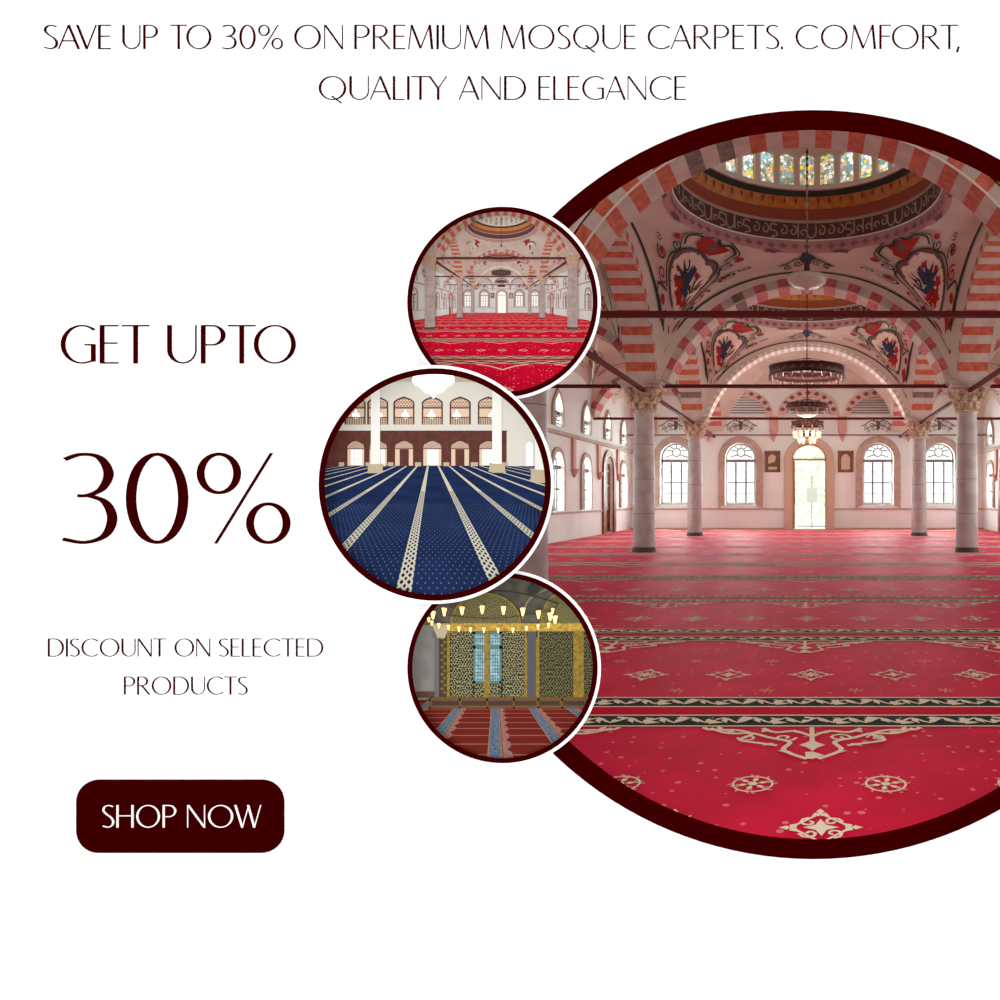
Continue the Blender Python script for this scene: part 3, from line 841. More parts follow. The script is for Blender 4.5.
    lab = ('crimson prayer carpet with ivory scrollwork and dark green border bands in the big round opening' if not ctx.relief
           else 'miniature crimson prayer carpet with banded rows in the upper small round frame')
    props(mb.build('prayer_carpet', [RED, IVORY, GREENB, IVORYD, REDL, mat('olive_leaf', (70, 84, 62), .9, .2)]), lab, 'carpet')

def chain(ctx, x, y, z0, z1, r, parent, lod):
    mb = MB(ctx); mb.tube([(x, y, z0), (x, y, z1)], r, 6, 0, cap=False)
    if not lod:
        z = z0
        while z < z1:
            mb.box(x - r * 1.6, y - r * .7, z, x + r * 1.6, y + r * .7, z + .05); z += .14
    mb.build('chain', IRON, parent)

def ring_lamp(ctx, x, y, z, R, zt, label, lod, h=.2, cups=18, cat='chandelier', kind='ring'):
    t = thing(ctx, 'ring_chandelier', label, cat, (x, y, z), 'hanging lamps of the red hall' + ctx.short)
    mb = MB(ctx); n = 40 if not lod else 16
    mb.ringband((x, y, z), R - .02, R + .02, 0, h, n); mb.ringband((x, y, z), R - .05, R + .05, h - .03, h, n); mb.ringband((x, y, z), R - .05, R + .05, -.02, .015, n)
    if not lod:
        rnd = random.Random(4)
        for k in range(26):
            a = 2 * pi * k / 26
            for d in (.026, -.026):
                pt = Paint(mb, lambda u, v, a=a, d=d: (x + (R + d) * cos(a + u / R), y + (R + d) * sin(a + u / R), z + h / 2 + v))
                pt.ribbon([(-.04 * R, -.05), (0, .04 * (rnd.random() - .2)), (.04 * R, .05 if k % 2 else -.05)], .022, 1, n=2)
    rg = mb.build('ring', [IRON, mat('pierced_light', (150, 104, 96), .7, .3)], t)
    if not lod:
        for k in range(cups):
            a = 2 * pi * k / cups; mb = MB(ctx)
            mb.lathe((x + R * cos(a), y + R * sin(a), z - .16), [(.012, 0), (.035, .03), (.045, .1), (.05, .14)], 8); mb.build('glass_cup', CUP, rg or t)
    mb = MB(ctx)
    for k in range(4):
        a = pi / 4 + pi / 2 * k; mb.tube([(x + R * cos(a), y + R * sin(a), z + h), (x, y, z + h + R * .25)], .012, 5)
    mb.box(x - R, y - .012, z + h - .03, x + R, y + .012, z + h); mb.box(x - .012, y - R, z + h - .03, x + .012, y + R, z + h)
    mb.build('stay', IRON, t)
    chain(ctx, x, y, z + h + R * .2, zt, .014, t, lod)
    return t

def hall(ctx):
    lod = ctx.relief is not None
    big = not lod
    W = ' in the upper small frame' if lod else ' in the big hall'
    mini = 'tiny ' if lod else ''
    # floor and carpet
    mb = MB(ctx); mb.box(-SX - .4, 3.06, -.15, SX + .4, WY + .4, -.012); struct(mb, 'floor', DADO)
    carpet_hall(ctx, lod)
    # far wall
    PF = lambda s, d, z: (s, WY + d, z)
    fw = [(x, 1.39, 1.11, 3.22, 3.9) for x in (-5.95, -3.01, 3.22, 6.0)]
    dr = (.1, 1.6, 0, 3.15, 3.9)
    mb = MB(ctx); wall_band(mb, PF, -SX, SX, 0, 7.6, fw + [dr], .4)
    for i in range(-8, 9): pass
    pt = Paint(mb, lambda x, z: (x, WY - .006, z))
    for x in (-5.95, -3.01, 3.22, 6.0): crest(Paint(mb, lambda a, b, x=x: (x + a, WY - .006, 4.74 + b), (0, -1, 0)), .9, 1); crest(Paint(mb, lambda a, b, x=x: (x + a, WY - .006, 4.56 + b), (0, -1, 0)), .72, 1)
    struct(mb, 'wall_back', [WALLM, INKD])
    for h in fw: window(ctx, PF, h, .32, cz=.95)
    for sg in (-1, 1):
        PS = lambda s, d, z, sg=sg: (sg * (SX + d), s, z)
        lowh = [(y, 1.0, 1.0, 2.4, 2.88) for y in (14.4, 17.6, 20.8, 24.0, 27.1, 32.6)] + [(30.2, 1.3, 0, 2.5, 3.1)]
        uph = [(y, .8, 3.72, 4.15, 4.78, 'pointed') for y in (17.6, 20.8, 24.0, 27.1, 30.0, 32.6)]
        if lod: lowh = lowh[1:]
        mb = MB(ctx); wall_band(mb, PS, 3.06, WY, 0, 3.5, lowh, .4); wall_band(mb, PS, 3.06, WY, 3.5, 7.6, uph, .4)
        struct(mb, 'wall_left' if sg < 0 else 'wall_right', WALLM)
        vis = (lambda y: True) if sg < 0 or lod else (lambda y: y > 23)
        for h in lowh[:-1]:
            if vis(h[0]): window(ctx, PS, h, .17, cols=2, fan=False)
        for h in uph:
            if vis(h[0]): window(ctx, PS, h, .16, cols=2, fan=False)
        # side door
        NWIN[0] += 0
        d = thing(ctx, 'door_%d' % (2 if sg < 0 else 3), None, None, PS(30.2, 0, 0), kind='structure')
        mb = MB(ctx); band_between(mb, PS, outline(30.2, 1.3, 0, 2.5, 3.1), outline(30.2, 1.9, 0, 2.5, 3.35), -.08, 0); mb.build('door_frame', WOODM, d)
        mb = MB(ctx)
        for y in (29.6, 30.2, 30.8): bar(mb, PS, (y, 0), (y, 2.9), .1, .1, .18)
        for z in (.05, 1.0, 1.9, 2.5): bar(mb, PS, (29.55, z), (30.85, z), .1 if z != 1.0 else .16, .1, .18)
        for a in (29.9, 30.5): mb.poly([PS(a - .26, .16, .1), PS(a + .26, .16, .1), PS(a + .26, .16, .95), PS(a - .26, .16, .95)])
        mb.build('door_leaf', WOODM, d)
        mb = MB(ctx); mb.poly([PS(s, .17, z) for s, z in outline(30.2, 1.3, .95, 2.5, 3.1)]); mb.build('pane', GLOWP if lod else GLASS, d)
        # ledges and dado on the side wall
        mb = MB(ctx); mb.box(sg * SX, 3.06, 3.44, sg * (SX - .12), WY, 3.56); struct(mb, 'trim_%s' % ('left' if sg < 0 else 'right'), TRIMM)
        mb = MB(ctx)
        for a, b in ((3.06, 29.25), (31.15, WY)): mb.box(sg * SX, a, .88, sg * (SX - .05), b, .95)
        struct(mb, 'trim_dado_%s' % ('left' if sg < 0 else 'right'), TRIMM)
        mb = MB(ctx)
        for y in (22.4, 25.6, 28.7, 31.6):
            mb.box(sg * SX, y - .16, 2.3, sg * (SX - .08), y + .16, 3.44)
            mb.lathe((sg * (SX - .06), y, 2.2), [(.02, -.1), (.14, .1), (.16, .2)], 8)
        struct(mb, 'trim_corbels_%s' % ('left' if sg < 0 else 'right'), mat('pink_corbel', (204, 156, 148), .8, .2))
    mb = MB(ctx)
    for a, b in ((-SX, -.95), (1.15, SX)): mb.box(a, WY - .05, .88, b, WY, .95)
    struct(mb, 'trim_dado_back', TRIMM)
    mb = MB(ctx)
    for a, b in ((-SX, -1.05), (1.25, SX)): mb.box(a, WY - .03, 0, b, WY, .06)
    struct(mb, 'baseboard_back', TRIMM)
    # main door
    d = thing(ctx, 'door_1', None, None, (.1, WY, 0), kind='structure')
    mb = MB(ctx); band_between(mb, PF, outline(.1, 1.6, 0, 3.15, 3.9), outline(.1, 2.27, 0, 3.15, 4.2), -.1, 0); mb.build('door_frame', mat('tan_stone', (196, 172, 156), .8, .2), d)
    mb = MB(ctx); band_between(mb, PF, outline(.1, 1.44, 0, 3.2, 3.8), outline(.1, 1.6, 0, 3.2, 3.9), .1, .2)
    bar(mb, PF, (-.7, 3.16), (.9, 3.16), .09, .1, .2); mb.build('door_case', mat('gold_wood', (196, 150, 96), .6, .3), d)
    mb = MB(ctx); mb.poly([PF(s, .16, z) for s, z in outline(.1, 1.5, 3.2, 3.22, 3.8)]); mb.build('fanlight', GLOWP if lod else GLASS, d)
    if lod:
        mb = MB(ctx); mb.poly([PF(s, .3, z) for s, z in outline(.1, 1.6, 0, 3.15, 3.9)]); mb.build('pane', GLOWP, d)
    else:
        mb = MB(); mb.box(-.66, WY + .12, .02, -.56, WY + .9, 3.1); mb.box(-.56, WY + .3, 1.2, -.53, WY + .36, 1.5); mb.build('door_leaf', WOODM, d)
    # corbels on the back wall
    mb = MB(ctx)
    for x in (-7.0, -4.5, -1.5, 1.6, 4.6, 7.2):
        mb.box(x - .2, WY - .12, 4.5, x + .2, WY, 5.1); mb.lathe((x, WY - .06, 4.3), [(.02, -.35), (.12, -.1), (.2, .2)], 8)
    struct(mb, 'trim_corbels_back', mat('pink_corbel', (204, 156, 148), .8, .2))
    # lunettes
    for i, x in enumerate((-2.9, .05, 3.05)):
        nm = ('left', 'middle', 'right')[i]
        t = thing(ctx, 'louvred_lunette', mini + nm + ' half-round louvred lunette high on the back wall' + W, 'vent', (x, WY, 5.15), 'lunettes' + ctx.short)
        mb = MB(ctx); L0 = outline(x, 2.1, 5.15, 5.16, 5.98, 12); L1 = outline(x, 2.75, 5.15, 5.16, 6.32, 12)
        band_between(mb, PF, L0, L1, -.12, 0)
        for k in range(9):
            q = radians(15 + 150 * k / 8); Paint(mb, lambda a, b: (a, WY - .13, b)).blob((x - 1.2 * cos(q), 5.16 + 1.0 * sin(q)), .12, .09, 1, petals=4)
        mb.build('border', [mat('pink_plaster', (214, 172, 164), .85, .15), INKD], t)
        mb = MB(ctx)
        for k in range(7):
            z = 5.18 + k * .115; hw_ = 1.05 * sqrt(max(0, 1 - ((z + .05 - 5.16) / .82) ** 2))
            mb.poly([(x - hw_, WY - .09, z), (x + hw_, WY - .09, z), (x + hw_, WY - .02, z + .062), (x - hw_, WY - .02, z + .062)], 0)
            mb.poly([(x - hw_, WY - .02, z + .062), (x + hw_, WY - .02, z + .062), (x + hw_, WY - .02, z + .115), (x - hw_, WY - .02, z + .115)], 1)
        mb.build('louvre', [mat('louvre_white', (240, 236, 232), .7, .2), mat('louvre_grey', (132, 124, 122), .7, .2)], t)
    # framed pictures
    for x, nm, lightshape in ((-1.56, 'left', 0), (1.75, 'right', 1)):
        t = thing(ctx, 'framed_picture', mini + 'brown framed picture ' + nm + ' of the bright doorway' + W, 'picture', (x, WY, 2.55), 'framed pictures' + ctx.short)
        mb = MB(ctx); z0, z1, w = 2.58, 3.55, .35
        mb.box(x - w, WY - .06, z0, x + w, WY - .01, z0 + .09); mb.box(x - w, WY - .06, z1 - .09, x + w, WY - .01, z1)
        mb.box(x - w, WY - .06, z0, x - w + .08, WY - .01, z1); mb.box(x + w - .08, WY - .06, z0, x + w, WY - .01, z1); mb.build('frame', WOODM, t)
        mb = MB(ctx); mb.poly([(x - w, WY - .03, z0), (x + w, WY - .03, z0), (x + w, WY - .03, z1), (x - w, WY - .03, z1)], 0)
        if lightshape: mb.poly([(a, WY - .035, b) for a, b in outline(x, .4, z0 + .12, 3.2, 3.42, 8, 'pointed')], 1)
        else: mb.poly([(x - .2, WY - .035, 2.95), (x + .1, WY - .035, 3.05), (x + .16, WY - .035, 3.3), (x - .05, WY - .035, 3.4), (x - .2, WY - .035, 3.25)], 1); mb.poly([(x - .2, WY - .035, 2.7), (x + .2, WY - .035, 2.7), (x + .2, WY - .035, 2.82), (x - .2, WY - .035, 2.82)], 1)
        mb.build('print', [PHOTO, PHOTOL], t)
    # columns
    rn = ('nearest', 'second', 'farthest')
    for i, y in enumerate(ROWS):
        for sg in (-1, 1):
            column(ctx, sg * A - (.08 if sg < 0 and i == 1 else 0), y, '%s%s grey column with carved capital, %s side,%s' % (mini, rn[i], 'left' if sg < 0 else 'right', W), lod)
    # transverse arches, side arches
    for i, y in enumerate(ROWS):
        mb = MB(ctx)
        if i < 2: arch(mb, 'x', 0, y, n=37 if i == 0 else 31, seed=3 + i, sub=1 if lod else 2); ms = ARCHM if i == 0 else ARCHR
        else: arch(mb, 'x', 0, y, R=3.88, zc=3.13, n=78, seed=9, sub=1, mats=(0, 1), grey=1, th=.3); ms = [mat('white_voussoir', (252, 248, 240), .7, .2), mat('grey_joint', (222, 210, 200), .7, .2), GREYV, INKC]
        for sg in (-1, 1): mb.box(sg * A - .385, y - .385, 4.41, sg * A + .385, y + .385, 5.3, 0)
        o = mb.build('transverse_arch', ms)
        if o: props(o, mini + ('nearest wide red and cream arch' if i == 0 else 'second wide rose and cream arch' if i == 1 else 'farthest wide pale arch') + ' across the nave' + W, 'arch', 'arches across the nave' + ctx.short)
        for sg in (-1, 1):
            mb = MB(ctx); arch(mb, 'x', sg * 6.2, y, R=1.7, zc=4.1, zs=4.4, th=.25, n=17, seed=i, sub=1)
            o = mb.build('aisle_arch', ARCHR)
            if o: props(o, '%s%s narrow striped arch over the %s aisle%s' % (mini, rn[i], 'left' if sg < 0 else 'right', W), 'arch', 'arches over the aisles' + ctx.short)
    for j, (y0, y1) in enumerate(zip(ROWS, ROWS[1:])):
        for sg in (-1, 1):
            mb = MB(ctx); arch(mb, 'y', (y0 + y1) / 2, sg * A, n=39, seed=20 + j, sub=1)
            o = mb.build('side_arch', ARCHM)
            if o: props(o, '%s%s lengthwise striped arch between columns on the %s side%s' % (mini, ('nearer', 'middle')[j], 'left' if sg < 0 else 'right', W), 'arch', 'lengthwise arches' + ctx.short)
    for sg in (-1, 1):
        mb = MB(ctx); arch(mb, 'y', 31.3, sg * A, R=2.45, zc=3.6, zs=AS, n=25, seed=30, sub=1)
        o = mb.build('side_arch', ARCHR)
        if o: props(o, '%sfarthest lengthwise striped arch on the %s side%s' % (mini, 'left' if sg < 0 else 'right', W), 'arch', 'lengthwise arches' + ctx.short)
    # vaults
    nave_bay(ctx, ROWS[0], ROWS[1], 'near', lod, 0)
    nave_bay(ctx, ROWS[1], ROWS[2], 'mid', lod, 1)
    mb = MB(ctx); fx = ext(0)
    f31 = lambda s: max(AS, 3.6 + sqrt(max(0, 2.7 ** 2 - (s - 31.3) ** 2)))
    S = bay_vault(ctx, mb, -A + HS, A - HS, 28.1 + HS, WY, lambda s: 6.35, f31, fx, f31, 0, 31.2, 1.8, 1.5, 7.25, 14 if not lod else 5, 6)
    mb.sheet(lambda u, v: (1.8 * v * cos(2 * pi * u), 31.2 + 1.5 * v * sin(2 * pi * u), 7.25 + .4 * (1 - v * v)), 20, 3, 0)
    if big:
        for a_ in (.5,): crest(Paint(mb, lambda x, y: S(a_ + x / 7.5, .55 - y / 2.2, .03)), .9, 2)
    struct(mb, 'ceiling', PEND)
    for sg in (-1, 1):
        for y0, y1 in ((ROWS[0], ROWS[1]), (ROWS[1], ROWS[2]), (ROWS[2], WY)): aisle_bay(ctx, sg, y0, y1, lod)
    # front closing wall over the nearest arch and flat front ceiling
    PW = lambda s, d, z: (s, ROWS[0] - HS + d, z)
    mb = MB(ctx)
    R2 = AR + ATH - .02; zz = AZ
    for (c, R_, z_) in ((0, AR + ATH - .02, AZ), (-6.2, 1.93, 4.1), (6.2, 1.93, 4.1)):
        nseg = 28
        lo_, hi_ = {0: (-A, A), -6.2: (-SX, -A), 6.2: (A, SX)}[c]
        for k in range(nseg):
            x = lo_ + (hi_ - lo_) * k / nseg; x2 = lo_ + (hi_ - lo_) * (k + 1) / nseg
            g = lambda t: max(AS, z_ + sqrt(max(0, R_ * R_ - (t - c) ** 2)))
            mb.poly([PW(x, 0, g(x)), PW(x2, 0, g(x2)), PW(x2, 0, 8), PW(x, 0, 8)], 0)
    if not lod: struct(mb, 'wall_front_lunette', PLASTER)
    else: struct(mb, 'wall_front_lunette', PLASTER)
    mb = MB(ctx); mb.box(-SX, 3.06, 7.6, SX, ROWS[0], 7.75); struct(mb, 'ceiling', PLASTER)
    # tie rods
    for i, y in enumerate(ROWS):
        mb = MB(ctx); zr = (4.13, 4.3, 4.34)[i]; mb.box(-SX, y - .045, zr, SX, y + .045, zr + .09)
        o = mb.build('tie_rod', RODM)
        if o: props(o, '%s%s dark red tie rod crossing at capital height%s' % (mini, rn[i], W), 'rod', 'cross tie rods' + ctx.short)
    for sg in (-1, 1):
        mb = MB(ctx); mb.box(sg * A - .045, ROWS[0], 4.14, sg * A + .045, WY, 4.23)
        o = mb.build('tie_rod', RODM)
        if o: props(o, '%slengthwise dark red tie rod over the %s columns%s' % (mini, 'left' if sg < 0 else 'right', W), 'rod', 'lengthwise tie rods' + ctx.short)
    mb = MB(ctx); mb.box(-SX, WY - .5, 4.2, SX, WY - .45, 4.25)
    o = mb.build('tie_rod', RODM)
    if o: props(o, mini + 'thin tie rod just in front of the back wall' + W, 'rod', 'cross tie rods' + ctx.short)
    # lamps
    y = 15.5
    t = thing(ctx, 'bowl_lamp', mini + 'white opal bowl lamp hanging under the nearest dome' + W, 'lamp', (0, y, 5.7), None)
    mb = MB(ctx); mb.lathe((0, y, 5.72), [(0, 0), (.06, .0), (.09, .03), (.26, .06), (.39, .15), (.43, .24), (.42, .26), (.38, .26), (0, .28)], 28 if not lod else 12); mb.build('bowl', OPAL, t)
    mb = MB(ctx); mb.lathe((0, y, 5.72), [(0, .62), (.04, .6), (.08, .28), (.0, .28)], 12); mb.build('canopy', IRON, t)
    mb = MB(ctx); mb.lathe((0, y, 5.68), [(0, -.04), (.05, 0), (.03, .05)], 10); mb.build('finial', OPAL, t)
    chain(ctx, 0, y, 6.3, 12.1, .016, t, lod)
    ring_lamp(ctx, 0, 23.9, 5.28, 1.18, 12.1, mini + 'large pierced iron ring chandelier under the second dome' + W, lod, h=.3, cups=22)
    t = ring_lamp(ctx, 0, 30.2, 5.0, .84, 7.55, mini + 'medium ring chandelier with a small bowl below' + W, lod, h=.2, cups=12)
    ring_lamp(ctx, .02, 32.3, 4.52, .66, 7.4, mini + 'small dark iron ring chandelier right above the doorway' + W, lod, h=.18, cups=10)
    mb = MB(ctx); mb.lathe((0, 30.2, 4.62), [(0, 0), (.1, .02), (.4, .12), (.42, .17), (0, .2)], 16); mb.tube([(0, 30.2, 4.82), (0, 30.2, 5.2)], .02, 6); mb.build('bowl', OPAL, t)
    if not lod:
        t = thing(ctx, 'crystal_lamp', 'small chandelier of glowing glass cups before the doorway head in the big hall', 'chandelier', (0, 31.2, 3.75), None)
        mb = MB(); mb.ringband((0, 31.2, 4.1), .5, .53, 0, .05, 24); mb.ringband((0, 31.2, 3.9), .3, .33, 0, .05, 20); mb.tube([(0, 31.2, 3.85), (0, 31.2, 4.5)], .03, 6); mb.build('ring', IRON, t)
        for k in range(12):
            a = 2 * pi * k / 12; mb = MB(); mb.lathe((.515 * cos(a), 31.2 + .515 * sin(a), 4.0), [(.02, -.08), (.06, 0), (.08, .16)], 8); mb.build('glass_cup', WARM, t)
        for k in range(6):
            a = 2 * pi * k / 6; mb = MB(); mb.lathe((.315 * cos(a), 31.2 + .315 * sin(a), 3.76), [(.02, -.08), (.06, 0), (.08, .16)], 8); mb.build('glass_cup', WARM, t)
        chain(ctx, 0, 31.2, 4.5, 7.5, .012, t, lod)
# ------------------------------------------------------------------ display wall, frames, lettering
def display_wall():
    cx, cy, R = 813.7, 484.6, 364
    c = at_px(cx, cy, DW); r = R * DW / F
    x0, x1, z0, z1 = -6.0, 4.0, -1.6, 5.2
    mb = MB(); n = 128
    def edge(a):
        dx, dz = cos(a), sin(a); k = 1e9
        if dx > 1e-9: k = min(k, (x1 - c[0]) / dx)
        if dx < -1e-9: k = min(k, (x0 - c[0]) / dx)
        if dz > 1e-9: k = min(k, (z1 - c[2]) / dz)
        if dz < -1e-9: k = min(k, (z0 - c[2]) / dz)
        return (c[0] + dx * k, c[2] + dz * k)
    an = [2 * pi * i / n for i in range(n)] + [math.atan2(z - c[2], x - c[0]) % (2 * pi) for x in (x0, x1) for z in (z0, z1)]
    an = sorted(set(an)); an.append(an[0] + 2 * pi)
    for a, b in zip(an, an[1:]):
        p, q = edge(a), edge(b); u = (c[0] + r * cos(a), c[2] + r * sin(a)); v = (c[0] + r * cos(b), c[2] + r * sin(b))
        for y in (DW, DW + .05): mb.poly([(u[0], y, u[1]), (v[0], y, v[1]), (q[0], y, q[1]), (p[0], y, p[1])])
        mb.poly([(u[0], DW, u[1]), (v[0], DW, v[1]), (v[0], DW + .05, v[1]), (u[0], DW + .05, u[1])])
    struct(mb, 'wall_display', WALLP)
    ring(cx, cy, 374.6, 354.6, DW - .004, .04, MAROON, 'circular_frame', 'huge dark maroon ring framing the round opening onto the red carpeted hall', 'frame', None)

def ringmesh(mb, cx, cy, R1, R0, d, dep, n=144, m=0, taper=0.0, bev=0.0):
    c = at_px(cx, cy, d); k = d / F
    for i in range(n):
        a, b = 2 * pi * i / n, 2 * pi * (i + 1) / n
        P = lambda r, t, y: (c[0] + r * k * cos(t) + (c[0] * (y - d) / d if taper else 0), y, c[2] + r * k * sin(t) + ((c[2] - EYE) * (y - d) / d if taper else 0))
        e = d + dep
        R1b = R1 - 1.5; R0b = R0 + bev
        mb.poly([P(R0, a, d), P(R0, b, d), P(R1, b, d), P(R1, a, d)], m)
        mb.poly([P(R1, a, d), P(R1, b, d), P(R1b, b, e), P(R1b, a, e)], m, True)
        mb.poly([P(R0, a, d), P(R0, b, d), P(R0b, b, e), P(R0b, a, e)], m, True)
def ring(cx, cy, R1, R0, d, dep, m, name, label, cat, group):
    mb = MB(); ringmesh(mb, cx, cy, R1, R0, d, dep, bev=7.0)
    return props(mb.build(name, m), label, cat, group)

def shadow_box(cx, cy, R, Rin, Rrim, d, label, depth=.08, mount=None):
    c = at_px(cx, cy, d)
    t = thing(FULL, 'round_shadow_box', label, 'frame', c, 'small round frames')
    k = d / F
    mb = MB(); ringmesh(mb, cx, cy, R, Rin, d, .006, 112, bev=1.0); mb.build('ring', MAROON, t)
    mb = MB(); ringmesh(mb, cx, cy, Rrim, R, d + .001, .005, 112); mb.build('rim', RIMW, t)
    # oblique bowl behind the ring and its back plate
    mb = MB(); n = 72; ox, oz = c[0] / d, (c[2] - EYE) / d
    def P(r, a, y): return (c[0] + ox * (y - d) + r * k * (1 + (y - d) / d) * cos(a), y, c[2] + oz * (y - d) + r * k * (1 + (y - d) / d) * sin(a))
    for i in range(n):
        a, b = 2 * pi * i / n, 2 * pi * (i + 1) / n
        mb.poly([P(Rin + .6, a, d + .006), P(Rin + .6, b, d + .006), P(Rin + .6, b, d + depth), P(Rin + .6, a, d + depth)], 0, True)
        mb.poly([P(0, 0, d + depth), P(Rin + .6, a, d + depth), P(Rin + .6, b, d + depth)], 0)
    mb.build('bowl', RIMW, t)
    if mount:
        mx, my, mr, y1 = mount
        q = at_px(mx, my, d + depth); mb = MB(); L = []
        for i in range(24):
            a, b = 2 * pi * i / 24, 2 * pi * (i + 1) / 24; rr = mr * k
            mb.poly([(q[0] + rr * cos(a), d + depth, q[2] + rr * sin(a)), (q[0] + rr * cos(b), d + depth, q[2] + rr * sin(b)), (q[0] + rr * cos(b), y1, q[2] + rr * sin(b)), (q[0] + rr * cos(a), y1, q[2] + rr * sin(a))])
        mb.build('wall_mount', RIMW, t)

def lettering():
    def line(name, label, words, y0, y1, m=MAROON, heavy=1.0, depth=.006, d=None, parent=None):
        depth = min(depth, .0025); d = d or DW - depth
        t = parent
        if t is None:
            p = at_px((words[0][1] + words[-1][2]) / 2, y1, DW)
            t = thing(FULL, name, label, 'lettering', p, 'raised lettering on the white wall')
        for w, a, b in words: word(w, a, b, y0, y1, d, depth, m, t, heavy)
    line('wall_lettering', 'top line of thin dark lettering reading SAVE UP TO 30% ON PREMIUM MOSQUE CARPETS. COMFORT,',
         [('SAVE', 43.5, 110.5), ('UP', 122, 157.5), ('TO', 170, 211), ('30%', 222, 283), ('ON', 294, 343), ('PREMIUM', 354, 489), ('MOSQUE', 500.5, 635.5), ('CARPETS.', 647.5, 783.5), ('COMFORT,', 795.5, 960)], 24.7, 48.8, heavy=.95)
    line('wall_lettering', 'second line of dark lettering at the top reading QUALITY AND ELEGANCE', [('QUALITY', 318.5, 447), ('AND', 459, 526), ('ELEGANCE', 538, 686)], 76, 99.6, heavy=.95)
    line('wall_lettering', 'medium dark lettering reading GET UPTO above the big number', [('GET', 61, 149), ('UPTO', 167.3, 295)], 325, 363.4, heavy=1.3)
    line('wall_lettering', 'very large dark number reading 30% left of the blue carpet frame', [('30%', 62.5, 290.5)], 453, 543.6, heavy=1.25)
    line('wall_lettering', 'small dark lettering reading DISCOUNT ON SELECTED', [('DISCOUNT', 47.5, 165.8), ('ON', 174.3, 210), ('SELECTED', 218.5, 323)], 638.7, 656.6, heavy=.95)
    line('wall_lettering', 'small dark lettering reading PRODUCTS, just above the button shaped plaque', [('PRODUCTS', 123.6, 247)], 676.8, 694.7, heavy=.95)
    # button plaque
    t = thing(FULL, 'rounded_plaque', 'dark maroon rounded plaque with pale lettering reading SHOP NOW', 'sign', at_px(180, 853, DW))
    mb = MB(); x0, x1, y0, y1, r = 76, 283.6, 780, 853, 22
    L = []
    for (qx, qy, a0) in ((x1 - r, y0 + r, 0), (x0 + r, y0 + r, 90), (x0 + r, y1 - r, 180), (x1 - r, y1 - r, 270)):
        for k in range(9):
            a = radians(a0 + 90 * k / 8); L.append((qx + r * cos(a), qy - r * sin(a)))
    d = DW - .005
    fr = [at_px(x, y, d) for x, y in L]; mb.poly(fr)
    for i in range(len(fr)):
        p, q = fr[i], fr[(i + 1) % len(fr)]; mb.poly([p, q, (q[0], DW, q[2]), (p[0], DW, p[2])])
    mb.build('plate', MAROON, t)
    line('x', '', [('SHOP', 102.2, 176), ('NOW', 186.8, 261)], 805.2, 827.6, m=CREAMTXT, heavy=.9, depth=.003, d=d - .003, parent=t)

